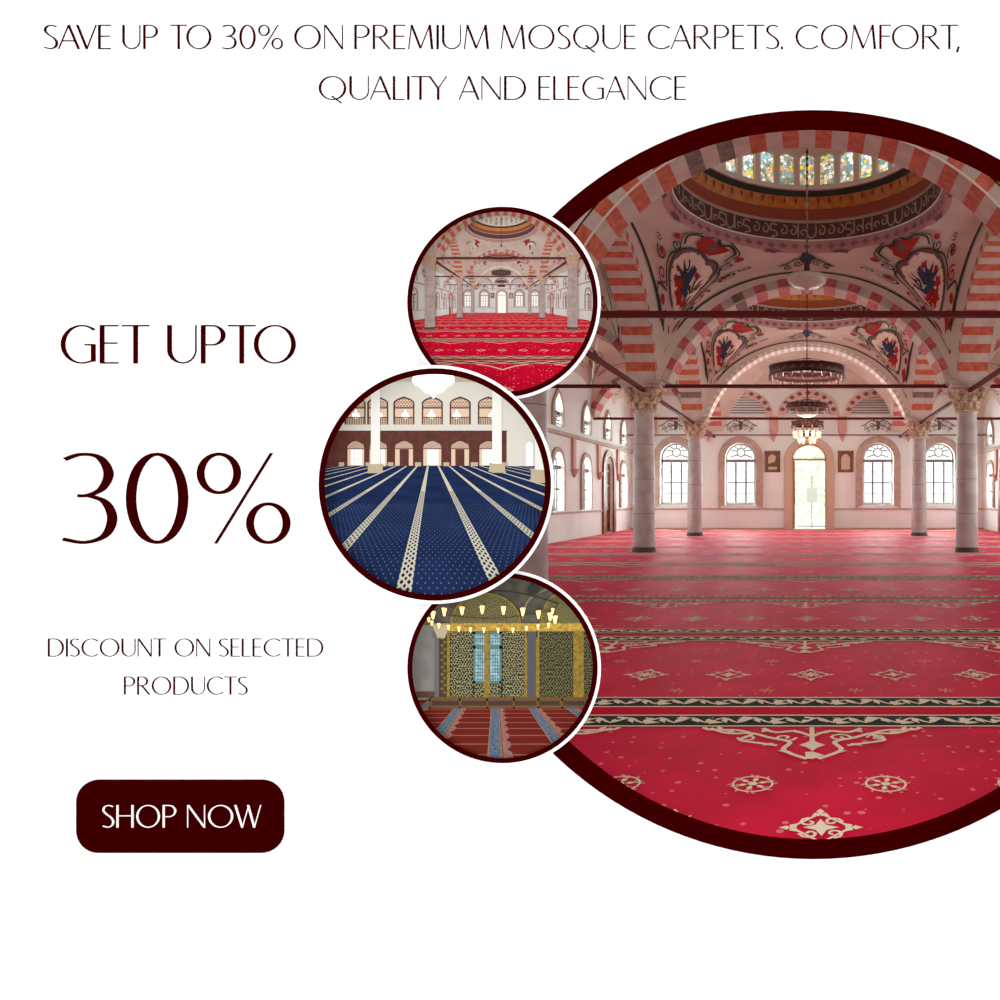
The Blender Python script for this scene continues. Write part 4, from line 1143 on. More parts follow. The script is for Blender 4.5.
# ------------------------------------------------------------------ model of the blue carpet hall
def blue_hall(ctx):
    W = ' in the left small frame'
    H, f, vx, vy = 1.5, 700.0, 483.0, 361.0
    def P3(zx, zy, Y): return ((zx - vx) * Y / f, Y, H - (zy - vy) * Y / f)
    YW = 17.2
    WH = mat('ivory_wall', (200, 195, 184), .85, .1); WHU = mat('ceiling_ivory', (186, 178, 160), .85, .1, rgb2=(166, 158, 140), scale=.3)
    BR = mat('chestnut_panel', (92, 50, 42), .6, .1, rgb2=(78, 42, 35), scale=2); BRD = mat('chestnut_dark', (78, 34, 26), .6, .2)
    STN = mat('sand_stone', (176, 160, 134), .8, .1); LAT = mat('lattice_back', (190, 168, 150), .8, .1)
    GLOW = mat('room_glow', (206, 180, 156), .6, .1); PLIT = mat('pale_pane', (252, 250, 244), .5, .1, emit=(255, 252, 246), estr=.4)
    X = lambda zx: (zx - vx) * YW / f
    Z = lambda zy: H - (zy - vy) * YW / f
    # carpet
    mb = MB(ctx); BLUE = mat('navy_pile', (27, 42, 78), .9, .05, rgb2=(20, 32, 63), scale=.8)
    mb.sheet(lambda u, v: (-14 + 28 * u, 1.75 + (YW - 1.75) * v, 0), 14, 24, 0, False)
    z = .004; sp_ = 1.04; x00 = -.29
    pt = Paint(mb, lambda x, y: (x, y, z * 1.6))
    for k in range(-13, 14):
        x = x00 + k * sp_ * 1.0
        w = .17
        mb.poly([(x - w / 2, 1.75, z), (x + w / 2, 1.75, z), (x + w / 2, YW, z), (x - w / 2, YW, z)], 1)
        if -3 <= k <= 3:
            y = 1.8
            while y < 6.5:
                for s_ in (-1, 1):
                    pt.blob((x + s_ * .042, y), .024, .04, 2, n=4); pt.blob((x, y + .055), .02, .034, 2, n=4)
                    pt.blob((x + s_ * .082, y + .055), .01, .02, 2, n=4)
                y += .11
        y = 1.85; j = 0
        if -3 <= k <= 2:
            while y < 5.0:
                for i in range(9):
                    xx = x + .14 + (i + .5 * (j % 2)) * .088
                    if xx < x + sp_ - .1: mb.poly([(xx - .005, y, z), (xx + .005, y, z), (xx + .005, y + .02, z), (xx - .005, y + .02, z)], 3)
                y += .075; j += 1
    props(mb.build('prayer_carpet', [BLUE, mat('ivory_stripe', (184, 178, 158), .9, .05), mat('navy_dark', (20, 32, 66), .9, .05), mat('dot_blue', (112, 126, 150), .9, .05)]),
          'tiny navy blue dotted carpet with converging ivory stripes' + W, 'carpet')
    # walls
    PF = lambda s, d, z_: (s, YW + d, z_)
    cs = [182 + k * 106 for k in range(6)]; cs = [182, 272, 376, 489, 600, 712]
    up = [(X(c), X(c + 42) - X(c), Z(257) , Z(172), Z(145), 'pointed') for c in cs]; up = [(h[0], h[1] * 2, h[2], h[3], h[4], h[5]) for h in up]
    lo = [(X(c), (X(c + 40) - X(c)) * 2, 0.0, Z(345), Z(316), 'pointed') for c in cs]
    mb = MB(ctx); wall_band(mb, PF, X(-120), X(785), Z(283), Z(60), up, .5, 0, 0); mb.poly([PF(X(785), 0, 0), PF(X(1100), 0, 0), PF(X(1100), 0, Z(20)), PF(X(785), 0, Z(20))], 0)
    mb.poly([PF(X(-200), 0, Z(60)), PF(X(785), 0, Z(60)), PF(X(785), 0, Z(20)), PF(X(-200), 0, Z(20))], 0)
    struct(mb, 'wall_back', WH)
    mb = MB(ctx); wall_band(mb, PF, X(-120), X(785), 0, Z(283), lo, .5, 0, 0)
    mb.box(X(-120), YW - .08, Z(286), X(785), YW, Z(281), 0)
    struct(mb, 'wall_back_panelling', BR)
    mb = MB(ctx)
    for a, b in ((118, 138), (224, 240), (312, 334), (420, 444), (533, 556), (642, 670), (754, 790)): mb.box(X(a), YW - .05, 0, X(b), YW, Z(407))
    struct(mb, 'baseboard_back', STN)
    mb = MB(ctx); mb.box(X(-120), YW + .5, -.1, X(1100), YW + .6, Z(60)); struct(mb, 'wall_gallery', GLOW)
    mb = MB(ctx); mb.sheet(lambda u, v: (-16 + 32 * u, 5 + (YW - 5) * v, Z(88) + 1.2 * (1 - v)), 8, 6); struct(mb, 'ceiling', WHU)
    mb = MB(ctx); mb.poly([(-9.2, 6, 0), (-9.2, YW, 0), (-9.2, YW, 6), (-9.2, 6, 6)], 0)
    for y in (9, 12, 14.5): mb.poly([(-9.15, y, 0), (-9.15, y + 1, 0), (-9.15, y + 1, 2.4), (-9.15, y + .5, 3), (-9.15, y, 2.4)], 1)
    struct(mb, 'wall_left', [BR, BRD])
    def lattice(mb, h, z0, m):
        c, w = h[0], h[1]
        n = 7
        for i in range(n):
            for j in range(3):
                xx = c - w / 2 + w * (i + .5) / n; zz = z0 + (h[4] - z0) * (j + .5) / 3
                lim = h[3] + (h[4] - h[3]) * max(0, 1 - abs((xx - c) / (w / 2)) ** 1.5) ** .72
                if zz > lim: continue
                r = w / n / 2
                bar(mb, PF, (xx - r, zz - r), (xx + r, zz + r), .035, .05, .08, m); bar(mb, PF, (xx - r, zz + r), (xx + r, zz - r), .035, .05, .08, m)
    for i, h in enumerate(up):
        NWIN[0] += 1
        t = thing(ctx, 'window_%d' % NWIN[0], None, None, PF(h[0], 0, h[2]), kind='structure')
        mb = MB(ctx); band_between(mb, PF, outline(h[0], h[1] * .86, h[2] + .06, h[3], h[4] - .14, 14, 'pointed'), outline(h[0], h[1], h[2], h[3], h[4], 14, 'pointed'), -.04, .1); bar(mb, PF, (h[0] - h[1] / 2, Z(190)), (h[0] + h[1] / 2, Z(190)), .1, 0, .1); mb.build('window_frame', BR, t)
        mb = MB(ctx); lattice(mb, h, Z(190), 0); mb.build('lattice', BR, t)
        mb = MB(ctx)
        bar(mb, PF, (h[0] - h[1] / 2, Z(228)), (h[0] + h[1] / 2, Z(228)), .08, .02, .08)
        for k in range(12):
            x = h[0] - h[1] / 2 + h[1] * (k + .5) / 12; bar(mb, PF, (x, h[2]), (x, Z(228)), .07, .03, .07)
        mb.build('balustrade', BRD, t)
        dx = (-2, 0, 4, -3, -12, 20)[i]
        l = MB(ctx); c = (h[0] + dx * YW / f, YW + .3, Z(232)); l.lathe(c, [(.02, 0), (.25, .1), (.4, .3), (.3, .55), (.12, .6), (.08, .85), (0, .95)], 10)
        props(l.build('hanging_lantern', PLIT), 'tiny bright lantern inside the %s pointed gallery window%s' % (('first', 'second', 'third', 'fourth', 'fifth', 'last')[i] + ' from left', W), 'lantern', 'gallery lanterns')
    for i, h in enumerate(lo):
        t = thing(ctx, 'door_%d' % (10 + i), None, None, PF(h[0], 0, 0), kind='structure')
        mb = MB(ctx); band_between(mb, PF, outline(h[0], h[1] * .9, 0, h[3], h[4] - .12, 14, 'pointed'), outline(h[0], h[1], 0, h[3], h[4], 14, 'pointed'), -.04, .1); bar(mb, PF, (h[0] - h[1] / 2, Z(353)), (h[0] + h[1] / 2, Z(353)), .08, 0, .1); mb.build('door_frame', BRD, t)
        mb = MB(ctx); lattice(mb, h, Z(351), 0); mb.build('lattice', BR, t)
        mb = MB(ctx); a, b = h[0] - h[1] / 2, h[0] + h[1] / 2
        if i in (2, 4): mb.poly([PF(a + (b - a) * .27, .2, 0), PF(a + (b - a) * .73, .2, 0), PF(a + (b - a) * .73, .2, Z(355)), PF(a + (b - a) * .27, .2, Z(355))]); mb.build('door_leaf', BR, t)
        else:
            mb.poly([PF(a + (b - a) * .25, .2, 0.1), PF(a + (b - a) * .8, .2, 0.1), PF(a + (b - a) * .8, .2, Z(357)), PF(a + (b - a) * .25, .2, Z(357))]); mb.build('pane', PLIT, t)
            mb = MB(ctx)
            for k in (.43, .62): bar(mb, PF, (a + (b - a) * k, .1), (a + (b - a) * k, Z(357)), .04, .15, .19)
            bar(mb, PF, (a + (b - a) * .25, Z(395)), (a + (b - a) * .8, Z(395)), .04, .15, .19); mb.build('muntin', LEADM, t)
    h = (X(875), (X(890) - X(875)) * 2, Z(420), Z(340), Z(322), 'pointed')
    NWIN[0] += 1; t = thing(ctx, 'window_%d' % NWIN[0], None, None, PF(h[0], 0, h[2]), kind='structure')
    mb = MB(ctx); mb.poly([PF(s, -.03, z_) for s, z_ in outline(*h[:5], 10, 'pointed')]); mb.build('pane', PLIT, t)
    mb = MB(ctx); band_between(mb, PF, outline(h[0], h[1] * .8, h[2], h[3], h[4] - .1, 10, 'pointed'), outline(*h[:5], 10, 'pointed'), -.08, -.03); bar(mb, PF, (h[0], h[2]), (h[0], h[4]), .05, -.07, -.04); mb.build('window_frame', mat('pale_grey', (206, 206, 204), .8, .1), t)
    # columns
    for (zx, zb, Y, r, nm) in ((263, 447, 12.2, .31, 'left white round column on a stone pedestal'), (746, 445, 12.4, .32, 'right white round column on a stone pedestal'), (920, 484, 8.5, .24, 'partly cut off white column at the right edge')):
        x = (zx - vx) * Y / f
        t = thing(ctx, 'column', 'tiny ' + nm + W, 'column', (x, Y, 0), 'white columns')
        mb = MB(ctx); s_ = r * 1.4; hh = .6
        mb.box(x - s_, Y - s_, 0, x + s_, Y + s_, .1); mb.box(x - s_ * .9, Y - s_ * .9, .1, x + s_ * .9, Y + s_ * .9, hh * .85); mb.box(x - s_, Y - s_, hh * .85, x + s_, Y + s_, hh); mb.build('pedestal', STN, t)
        mb = MB(ctx); mb.lathe((x, Y, 0), [(r * 1.1, hh), (r, hh + .1), (r * .95, 7.5)], 20); mb.build('shaft', mat('white_column', (222, 218, 210), .6, .2), t)
    # chandelier: big bright tiered crystal
    Y = 9.0; x, _, zt = P3(493, 155, Y); S = Y / f
    t = thing(ctx, 'crystal_chandelier', 'huge glowing white crystal chandelier hanging at the top' + W, 'chandelier', (x, Y, zt), None)
    CR = mat('blown_crystal', (255, 252, 246), .4, .2, emit=(255, 250, 242), estr=.9)
    mb = MB(ctx)
    mb.lathe((x, Y, zt), [(0, 0), (6 * S, 8 * S), (9 * S, 18 * S), (22 * S, 24 * S), (36 * S, 34 * S), (34 * S, 42 * S), (52 * S, 48 * S), (66 * S, 60 * S), (62 * S, 68 * S), (78 * S, 76 * S), (82 * S, 98 * S), (70 * S, 125 * S), (0, 130 * S)], 24); mb.build('crystal_tiers', CR, t)
    mb = MB(ctx)
    for k in range(16):
        mb = MB(ctx); a = 2 * pi * k / 16; mb.lathe((x + 78 * S * cos(a), Y + 78 * S * sin(a), zt + 62 * S), [(0, 0), (7 * S, 8 * S), (4 * S, 18 * S)], 6); mb.build('crystal_drop', CR, t)
    for k in range(10):
        mb = MB(ctx); a = 2 * pi * k / 10; mb.lathe((x + 42 * S * cos(a), Y + 42 * S * sin(a), zt + 32 * S), [(0, 0), (6 * S, 8 * S), (4 * S, 16 * S)], 6); mb.build('crystal_drop', CR, t)

# ------------------------------------------------------------------ model of the gilded enclosure
def gold_room(ctx):
    W = ' in the lower small frame'
    H, f, vx, vy = 1.5, 700.0, 452.0, 440.0
    YW = 4.6
    def X(zx, Y=YW): return (zx - vx) * Y / f
    def Z(zy, Y=YW): return H - (zy - vy) * Y / f
    GO = mat('gilt_metal', (146, 120, 32), .45, .3, rgb2=(110, 86, 20), scale=10, metal=.15)
    GOB = mat('gilt_bright', (196, 160, 50), .4, .4, rgb2=(136, 106, 26), scale=8)
    LATD = mat('lattice_dark', (34, 36, 26), .7, .1); LATG = mat('lattice_gold', (136, 124, 74), .6, .3)
    GREYW = mat('grey_plaster', (134, 128, 124), .85, .1, rgb2=(114, 110, 106), scale=1); VAU = mat('dark_vault', (96, 92, 80), .85, .1, rgb2=(70, 68, 60), scale=2)  # VAU is the dark greenish background tone
    # carpet
    mb = MB(ctx); mb.sheet(lambda u, v: (-3.2 + 6.4 * u, 2.05 + 3.2 * v, 0), 10, 12, 0, False)
    z = .004
    sp_ = 1.1
    pt = Paint(mb, lambda x, y: (x, y, z * 1.6))
    for k in range(-3, 4):
        x = k * sp_; 
        mb.poly([(x - .1, 2.05, z), (x + .1, 2.05, z), (x + .1, 5.2, z), (x - .1, 5.2, z)], 1)
        for e in (-.115, .1): mb.poly([(x + e, 2.05, z * 1.2), (x + e + .015, 2.05, z * 1.2), (x + e + .015, 5.2, z * 1.2), (x + e, 5.2, z * 1.2)], 4)
        mb.poly([(x + .13, 2.05, z), (x + .27, 2.05, z), (x + .27, 5.2, z), (x + .13, 5.2, z)], 3)
        rnd = random.Random(k)
        if -2 <= k <= 2:
            y = 2.1
            while y < 4.6:
                for q in range(3): pt.leaf((x - .07 + .14 * rnd.random(), y), .05, .02, 2 if q else 4, rnd.random() * 6)
                for q in range(2): pt.leaf((x + .14 + .12 * rnd.random(), y), .03, .015, 2, rnd.random() * 6)
                y += .05
        y = 2.28
        while y < 5:
            w = .013
            mb.poly([(x + .13, y, z * 1.4), (x + sp_ - .12, y, z * 1.4), (x + sp_ - .12, y + .022, z * 1.4), (x + .13, y + .022, z * 1.4)], 3)
            mb.poly([(x + .2, y + .14, z * 1.8), (x + .26, y + .08, z * 1.8), (x + .36, y + .05, z * 1.8), (x + sp_ - .14, y + .05, z * 1.8), (x + sp_ - .14, y + .25, z * 1.8), (x + .36, y + .25, z * 1.8), (x + .26, y + .21, z * 1.8)], 5)
            y += .28
    props(mb.build('prayer_carpet', [mat('brick_pile', (112, 38, 28), .9, .1, rgb2=(92, 30, 23), scale=3), mat('sky_band', (80, 98, 116), .9, .1), mat('navy_leaf', (46, 58, 86), .9, .1), mat('dusty_pink', (136, 96, 86), .9, .1), mat('ochre_line', (150, 108, 62), .9, .1), mat('brick_niche', (98, 26, 18), .9, .1)]),
          'tiny brick red prayer rug carpet with pale blue bands' + W, 'carpet')
    # background walls and vault
    YB = 5.6
    mb = MB(ctx); mb.poly([(X(-100, YB), YB, 0), (X(250, YB), YB, 0), (X(250, YB), YB, Z(288, YB)), (X(-100, YB), YB, Z(288, YB))]); struct(mb, 'wall_left', GREYW)
    mb = MB(ctx); mb.box(X(60, YB), YB - .05, 0, X(170, YB), YB, Z(600, YB) ); struct(mb, 'baseboard_left', WOODD)
    mb = MB(ctx); mb.poly([(X(-100, YB), YB, Z(288, YB)), (X(1200, YB), YB, Z(288, YB)), (X(1200, YB), YB, Z(20, YB)), (X(-100, YB), YB, Z(20, YB))]); struct(mb, 'wall_back', VAU)
    for nm, P0 in (('right', [(580, 260), (610, 170), (690, 120), (790, 100)]), ('left', [(120, 250), (200, 170), (300, 120), (420, 95)])):
        mb = MB(ctx); ptb = Paint(mb, lambda a, b: (X(a, YB - .1), YB - .1, Z(b, YB - .1)))
        ptb.ribbon(P0, 9, 0)
        o = mb.build('vault_rib', mat('rib_cream', (126, 118, 100), .8, .1))
        if o: props(o, 'tiny pale curved vault rib at the upper ' + nm + W, 'rib')
    # dense interlaced panels
    def panel(x0, x1, y0, y1, Y, parent, seed, light=0):
        mb = MB(ctx); mb.poly([(X(x0, Y), Y, Z(y1, Y)), (X(x1, Y), Y, Z(y1, Y)), (X(x1, Y), Y, Z(y0, Y)), (X(x0, Y), Y, Z(y0, Y))], 0)
        pt = Paint(mb, lambda a, b: (X(a, Y - .04), Y - .04, Z(b, Y - .04)), (0, -1, 0), .0004)
        rnd = random.Random(seed); st = 13
        y = y0 + st / 2; j = 0
        while y < y1:
            x = x0 + st / 2 + (st / 2 if j % 2 else 0)
            while x < x1 - st / 2:
                t = rnd.random() * pi
                pt.ribbon([(x - 7 * cos(t), y - 7 * sin(t)), (x + 4 * sin(t), y - 4 * cos(t)), (x + 7 * cos(t), y + 7 * sin(t))], 3.0, 1, n=2)
                if (j % 2) == 0: pt.blob((x + 3, y - 3), 3, 3, 1, n=5)
                x += st
            y += st * .82; j += 1
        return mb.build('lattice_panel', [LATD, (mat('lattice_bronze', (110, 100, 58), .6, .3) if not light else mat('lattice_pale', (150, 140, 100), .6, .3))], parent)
    t = thing(ctx, 'gilded_enclosure', 'ornate gilded lattice enclosure with gold posts, beam and arched heads' + W, 'enclosure', (X(540), YW, 0))
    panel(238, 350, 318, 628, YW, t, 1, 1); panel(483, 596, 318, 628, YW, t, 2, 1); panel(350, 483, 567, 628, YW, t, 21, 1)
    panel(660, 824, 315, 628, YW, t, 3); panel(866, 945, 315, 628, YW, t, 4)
    def post(x0, x1, y0, y1, Y, m=GO, nm='post', dep=.06):
        mb = MB(ctx); mb.box(X(x0, Y), Y - dep, Z(y1, Y), X(x1, Y), Y, Z(y0, Y))
        mb.box(X(x0 + (x1 - x0) * .3, Y), Y - dep - .02, Z(y1, Y), X(x1 - (x1 - x0) * .3, Y), Y - dep, Z(y0, Y)); mb.build(nm, m, t)
    for a, b in ((228, 239), (402, 428), (592, 602), (645, 660), (822, 846), (848, 866)): post(a, b, 310, 632, YW)
    mb = MB(ctx); Y = YW
    mb.box(X(150), Y - .1, Z(290), X(960), Y + .05, Z(282)); mb.box(X(230), Y - .07, Z(310), X(960), Y + .05, Z(290)); mb.box(X(225), Y - .1, Z(316), X(960), Y + .02, Z(309)); mb.box(X(225), Y - .08, Z(636), X(900), Y + .02, Z(627)); mb.build('beam', GOB, t)
    for (c, w, y0, y1) in ((408, 165, 284, 138), (775, 105, 284, 132)):
        mb = MB(ctx); L = [(c + w * cos(q), y0 - (y0 - y1) * sin(q)) for q in [pi * k / 20 for k in range(21)]]
        pt = Paint(mb, lambda a, b: (X(a, Y - .08), Y - .08, Z(b, Y - .08)), (0, -1, 0), .0004)
        for k in range(20): mb.poly([(X(c), Y - .005, Z(y0)), (X(L[k][0]), Y - .005, Z(L[k][1])), (X(L[k + 1][0]), Y - .005, Z(L[k + 1][1]))], 0)
        pt.ribbon(L, 8, 1, spline=False)
        rnd = random.Random(8)
        pt2 = Paint(mb, lambda a, b: (X(a, Y - .05), Y - .05, Z(b, Y - .05)), (0, -1, 0), .0004)
        yy = y0 - 6
        while yy > y1 + 8:
            hw_ = w * sqrt(max(0, 1 - ((y0 - yy) / (y0 - y1)) ** 2)) - 8; xx = c - hw_
            while xx < c + hw_:
                tt = rnd.random() * pi; pt2.ribbon([(xx - 5 * cos(tt), yy - 5 * sin(tt)), (xx + 4 * sin(tt), yy - 3 * cos(tt)), (xx + 5 * cos(tt), yy + 5 * sin(tt))], 2.4, 2, n=2); xx += 11
            yy -= 10
        mb.build('arched_head', [mat('olive_ground', (84, 80, 48), .7, .2), GO, LATG], t)
    # leaded window
    NWIN[0] += 1; tw = thing(ctx, 'window_%d' % NWIN[0], None, None, (X(416), YW, Z(565)), kind='structure')
    mb = MB(ctx)
    for a, b in ((360, 402), (430, 474)): mb.poly([(X(a), YW + .0, Z(550)), (X(b), YW, Z(550)), (X(b), YW, Z(330)), (X(a), YW, Z(330))])
    mb.build('pane', mat('blue_pane', (150, 186, 198), .5, .2, rgb2=(96, 130, 130), scale=9, emit=(140, 190, 205), estr=.12), tw)
    mb = MB(ctx)
    for a, b in ((350, 360), (473, 483)): mb.box(X(a), YW - .03, Z(567), X(b), YW + .01, Z(320))
    for a, b in ((562, 550), (400, 384), (330, 320)): mb.box(X(350), YW - .03, Z(a), X(483), YW + .01, Z(b))
    mb.build('window_frame', mat('verdigris', (84, 112, 106), .7, .2), tw)
    mb = MB(ctx)
    for a in (371, 381, 391, 441, 452, 463): mb.box(X(a), YW - .015, Z(550), X(a + 2.5), YW, Z(330))
    for k in range(14): mb.box(X(360), YW - .015, Z(335 + k * 16), X(474), YW, Z(333 + k * 16))
    mb.build('muntin', mat('lead_dark', (58, 70, 76), .6, .2), tw)
    # bench-like plinth with open cells
    t2 = thing(ctx, 'low_shelf', 'long low wooden plinth with open cells below the gilded lattice' + W, 'shelf', (X(515), YW - .3, 0))
    Y = YW - .12
    mb = MB(ctx); mb.box(X(148, Y), Y - .12, Z(640, Y), X(885, Y), Y + .1, Z(630, Y)); mb.box(X(148, Y), Y - .12, 0, X(885, Y), Y + .1, .05)
    for a in (148, 286, 412, 535, 648, 758, 876): mb.box(X(a, Y), Y - .12, 0, X(a + 8, Y), Y + .1, Z(630, Y))
    mb.build('carcass', mat('honey_wood', (98, 68, 32), .6, .2), t2)
    mb = MB(ctx); mb.poly([(X(148, Y), Y, 0), (X(885, Y), Y, 0), (X(885, Y), Y, Z(636, Y)), (X(148, Y), Y, Z(636, Y))]); mb.build('back_panel', mat('dark_brown_wood', (62, 52, 46), .8, .1), t2)  # cell backs in a darker brown than the carcass
    # piers
    for (a, b, nm, mm) in ((168, 190, 'slim grey marble pier left of the gilded lattice', mat('pier_pale', (96, 92, 94), .6, .2)), (604, 645, 'grey marble pier between the two lattice bays', mat('pier_grey', (76, 74, 78), .6, .2))):
        mb = MB(ctx); mb.box(X(a), YW - .02, 0.1, X(b), YW + .1, Z(318)); mb.box(X(a - 6), YW - .06, Z(345), X(b + 6), YW + .1, Z(318))
        props(mb.build('pier', mm), 'tiny ' + nm + W, 'column')
    tp = thing(ctx, 'patterned_pilaster', 'brown patterned pilaster at the left end of the lattice' + W, 'pilaster', (X(210), YW, 0))
    mb = MB(ctx); mb.box(X(190), YW - .04, .1, X(228), YW + .1, Z(318)); pt = Paint(mb, lambda a, b: (X(a, YW - .05), YW - .05, Z(b, YW - .05)))
    for k in range(16): pt.blob((209 + (6 if k % 2 else -6), 350 + k * 17), 9, 7, 1, petals=4)
    mb.build('shaft', [mat('umber', (62, 48, 26), .7, .2), mat('umber_light', (112, 90, 44), .7, .2)], tp)
    mb = MB(ctx); mb.lathe((X(200), YW, Z(350)), [(.12, 0), (.16, .12), (.24, .3), (.26, .38)], 16, 0, pi, 2 * pi); mb.build('capital', mat('capital_beige', (176, 160, 132), .7, .2), tp)
    # chandelier ring with lit cups
    Yc = 3.3; 
    t3 = thing(ctx, 'ring_chandelier', 'wide black ring chandelier with rows of glowing warm lamps' + W, 'chandelier', (X(440, Yc), Yc, Z(260, Yc)))
    BK = mat('black_iron', (30, 30, 28), .5, .3)
    mb = MB(ctx)
    T = lambda a, b, Y: (X(a, Y), Y, Z(b, Y))
    mb.tube(catmull([T(190, 232, Yc), T(290, 247, Yc), T(400, 255, Yc), T(520, 250, Yc), T(640, 232, Yc)], 6), .008, 6)
    mb.tube(catmull([T(380, 134, 3.0), T(470, 126, 3.0), T(560, 136, 3.0), T(660, 158, 3.0), T(750, 186, 3.0)], 6), .014, 6)
    mb.tube(catmull([T(640, 232, Yc), T(720, 215, 3.2), T(750, 186, 3.0)], 6), .008, 6)
    mb.build('ring', BK, t3)
    BUL = [(160, 240), (213, 225), (297, 220), (392, 215), (492, 218), (583, 225), (657, 238), (712, 248), (735, 262), (724, 220), (140, 262), (155, 278), (188, 290), (233, 298), (282, 306), (337, 309), (400, 311), (467, 312), (537, 311), (600, 303), (655, 296), (705, 288)]
    GLO = mat('glowing_cup', (255, 220, 140), .4, .2, emit=(255, 226, 150), estr=1.0); HAL = mat('amber_glass', (210, 170, 96), .4, .3, emit=(255, 190, 90), estr=.25)
    for i, (a, b) in enumerate(BUL):
        big_ = i < 9; Y = Yc - .02 if i != 9 else 3.1; s_ = (14.5 if big_ else 9) * Y / f
        c = T(a, b, Y)
        mb = MB(ctx); mb.lathe(c, [(0, -s_ * 1.5), (s_ * .35, -s_ * 1.2), (s_ * .6, 0), (s_ * .8, s_), (s_ * .95, s_ * 1.15)], 10, [0, 0, 0, 1]); mb.build('lamp_cup', [GLO, HAL], t3)
        if big_ or i == 9:
            mb = MB(ctx); mb.tube([(c[0], c[1], c[2] + s_), (c[0], c[1], c[2] + s_ * 3)], .003, 4); mb.build('hanger', BK, t3)
    mb = MB(ctx)
    for i in range(5): a = (200, 300, 400, 490, 585)[i]; mb.tube([T(a, 205, Yc), T(a + (400 - a) * .25, 80, Yc)], .0025, 4)
    mb.build('stay', BK, t3)
    mb = MB(ctx); mb.ball(T(632, 120, 2.9), 28 * 2.9 / f, 0, 16)
    props(mb.build('ceiling_globe', BK), 'black round globe near the top' + W, 'globe')
    mb = MB(ctx); mb.ball(T(250, 192, 3.5), 16 * 3.5 / f, 0, 12)
    props(mb.build('ceiling_globe', mat('brown_globe', (70, 54, 46), .6, .2)), 'small brown globe at the left behind the lamps' + W, 'globe')
PW_BACK, PW_SIDE, PW_LAMP, PW_DOME = 560, 230, .9, 120
# ------------------------------------------------------------------ assemble
hall(FULL)
display_wall()
dB, dS, dp = DW - .125, DW - .062, .055
shadow_box(502.4, 301.9, 95.2, 90.4, 98.4, dS, 'upper small round frame with maroon ring holding the red carpet model', dp, (485, 300, 30, DW))
shadow_box(434.8, 484.5, 116.2, 110.2, 119.4, dB, 'left small round frame with the blue carpet, overlapping the other two', dp, (375, 485, 30, DW))
shadow_box(502.5, 668.0, 95.2, 90.2, 98.4, dS, 'lower small round frame with maroon ring holding the gilded enclosure', dp, (485, 670, 30, DW))
lettering()
T_ = .048
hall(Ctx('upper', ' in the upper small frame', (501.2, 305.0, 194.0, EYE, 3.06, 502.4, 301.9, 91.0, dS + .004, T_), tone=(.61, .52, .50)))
blue_hall(Ctx('left', '', (430.75, 450.25, 178.5, 1.5, 1.78, 434.8, 484.5, 110.8, dB + .004, T_)))
gold_room(Ctx('lower', '', (494.9, 657.4, 149.5, 1.5, 2.1, 502.5, 668.0, 90.8, dS + .004, T_)))

# courtyard seen through the doorway
mb = MB(); mb.box(-14, WY + .4, -.25, 14, WY + 12, -.05); struct(mb, 'floor', mat('pale_paving', (236, 234, 226), .9, .1))
t = thing(FULL, 'notice_stand', 'grey notice board on a post outside the bright doorway', 'sign', (.25, WY + 3, -.05))
mb = MB(); mb.box(.22, WY + 3, -.05, .26, WY + 3.04, 2.6); mb.box(-.5, WY + 3, 0, 1.0, WY + 3.03, .04); mb.build('post', LEADM, t)
mb = MB(); mb.box(.0, WY + 2.97, 1.2, .5, WY + 3, 1.9); mb.build('board', mat('board_grey', (196, 200, 190), .8, .1), t)
rnd = random.Random(2)
mb = MB()
for k in range(420):
    x, z = -2.5 + 5 * rnd.random(), rnd.random() ** .8 * 4.2; y = WY + 8 + rnd.random() * 1.0
    a = rnd.random() * 6; s_ = .16
    mb.poly([(x + s_ * cos(a + q), y + .1 * sin(q * 2), z + s_ * sin(a + q)) for q in (0, 1.6, 3.1, 4.7)])
props(mb.build('hedge', mat('pale_hedge', (226, 236, 214), .9, .1)), 'pale sunlit hedge beyond the bright doorway', 'hedge')

# drop empties left without parts (clipped away by a frame)
for o in list(COL.objects):
    if o.type == 'EMPTY' and not o.children: bpy.data.objects.remove(o)

# ------------------------------------------------------------------ light
w = bpy.data.worlds.new('World'); bpy.context.scene.world = w; w.use_nodes = True
bg = w.node_tree.nodes['Background']; bg.inputs[0].default_value = (1, 1, 1, 1); bg.inputs[1].default_value = 1.42

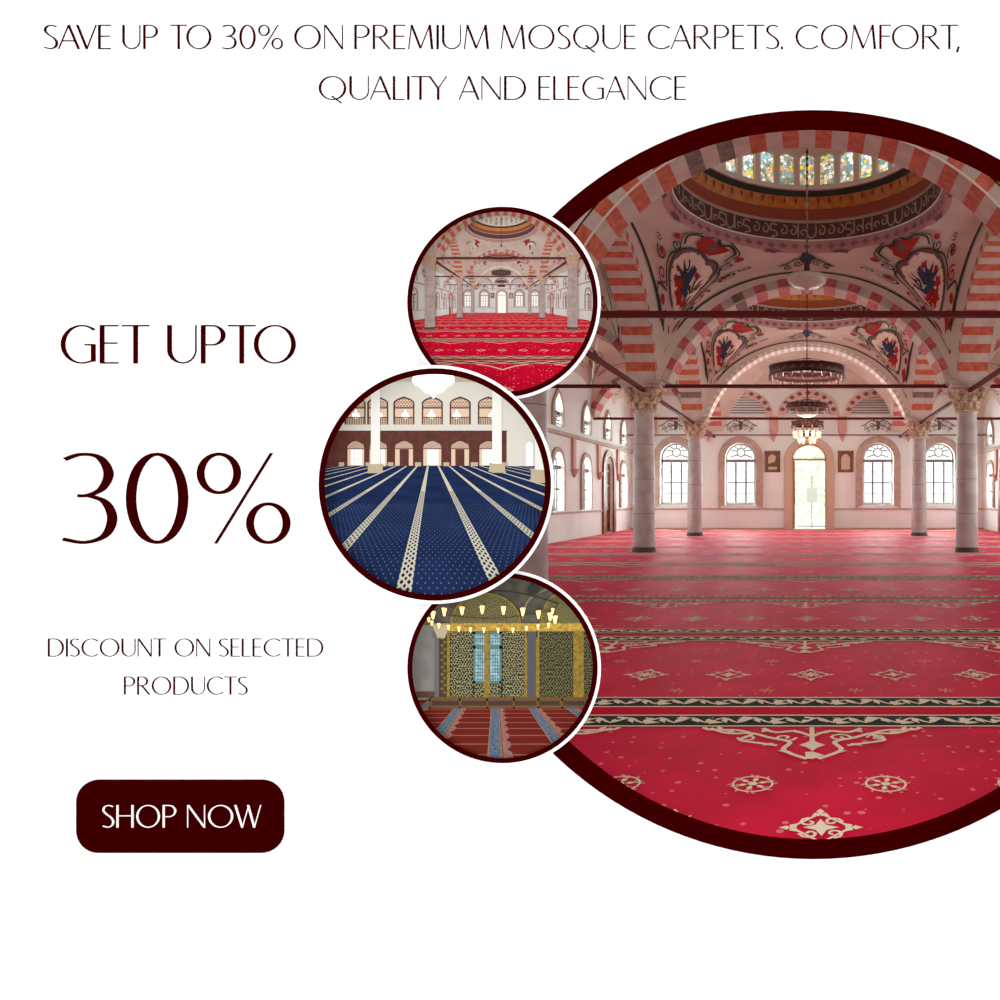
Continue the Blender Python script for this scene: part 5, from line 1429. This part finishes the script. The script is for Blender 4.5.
def area(name, loc, rot, sx, sy, power, col=(1, 1, 1)):
    l = bpy.data.lights.new(name, 'AREA'); l.shape = 'RECTANGLE'; l.size = sx; l.size_y = sy; l.energy = power; l.color = col
    o = bpy.data.objects.new(name, l); COL.objects.link(o); o.location = loc; o.rotation_euler = rot
    return o
DAY = (.86, 1.0, 1.0)
for i, x in enumerate((-5.95, -3.01, 3.22, 6.0)):
    area('daylight', (x, WY + .45, 2.5), (radians(-90), 0, 0), 1.5, 3.0, PW_BACK, DAY)
for sg in (-1, 1):
    for y in (14.4, 17.6, 20.8, 24.0, 27.1, 32.6):
        area('daylight', (sg * (SX + .45), y, 2.0), (0, radians(90 * sg), 0), 2.1, 1.2, PW_SIDE * (.5 if y < 22 else 1), DAY)
    for y in (17.6, 20.8, 24.0, 27.1, 30.0, 32.6):
        area('daylight', (sg * (SX + .45), y, 4.2), (0, radians(90 * sg), 0), 1.2, 1.0, PW_SIDE * (.15 if y < 22 else .5), DAY)
from mathutils import Vector as V_
for cy in (15.5,):          # added lights outside brighten the drum in place of daylight through its windows
    for k in range(4):
        a = -2 * pi * (k + .5) / 8; p = V_((4.4 * cos(a), cy + 4.4 * sin(a), 11.2)); d = V_((-1.2 * cos(a), cy - 1.2 * sin(a), 8.6)) - p
        ld = area('daylight', p, d.to_track_quat('-Z', 'Y').to_euler(), 1.5, 1.0, PW_DOME, (1, .97, .93)); ld.data.spread = radians(50)
# lamps
for loc, p in (((0, 23.9, 5.2), 110), ((0, 30.2, 4.4), 110), ((0, 31.2, 3.6), 60)):
    l = bpy.data.lights.new('lamp_light', 'POINT'); l.energy = p * PW_LAMP; l.shadow_soft_size = .35; l.color = (1, .9, .8)
    o = bpy.data.objects.new('lamp_light', l); COL.objects.link(o); o.location = loc

cam = bpy.data.cameras.new('Camera'); co = bpy.data.objects.new('Camera', cam); COL.objects.link(co)
co.location = (0, 0, EYE); co.rotation_euler = (radians(90), 0, 0)
cam.sensor_width = 36; cam.lens = F * 36 / 1000; cam.shift_x = -(PPX - 500) / 1000; cam.shift_y = (PPY - 500) / 1000
cam.clip_end = 200; cam.clip_start = .05
sc = bpy.context.scene; sc.camera = co
sc.view_settings.view_transform = 'Standard'; sc.view_settings.look = 'None'; sc.view_settings.gamma = 1; sc.view_settings.use_curve_mapping = False
sc.view_settings.exposure = 0.0
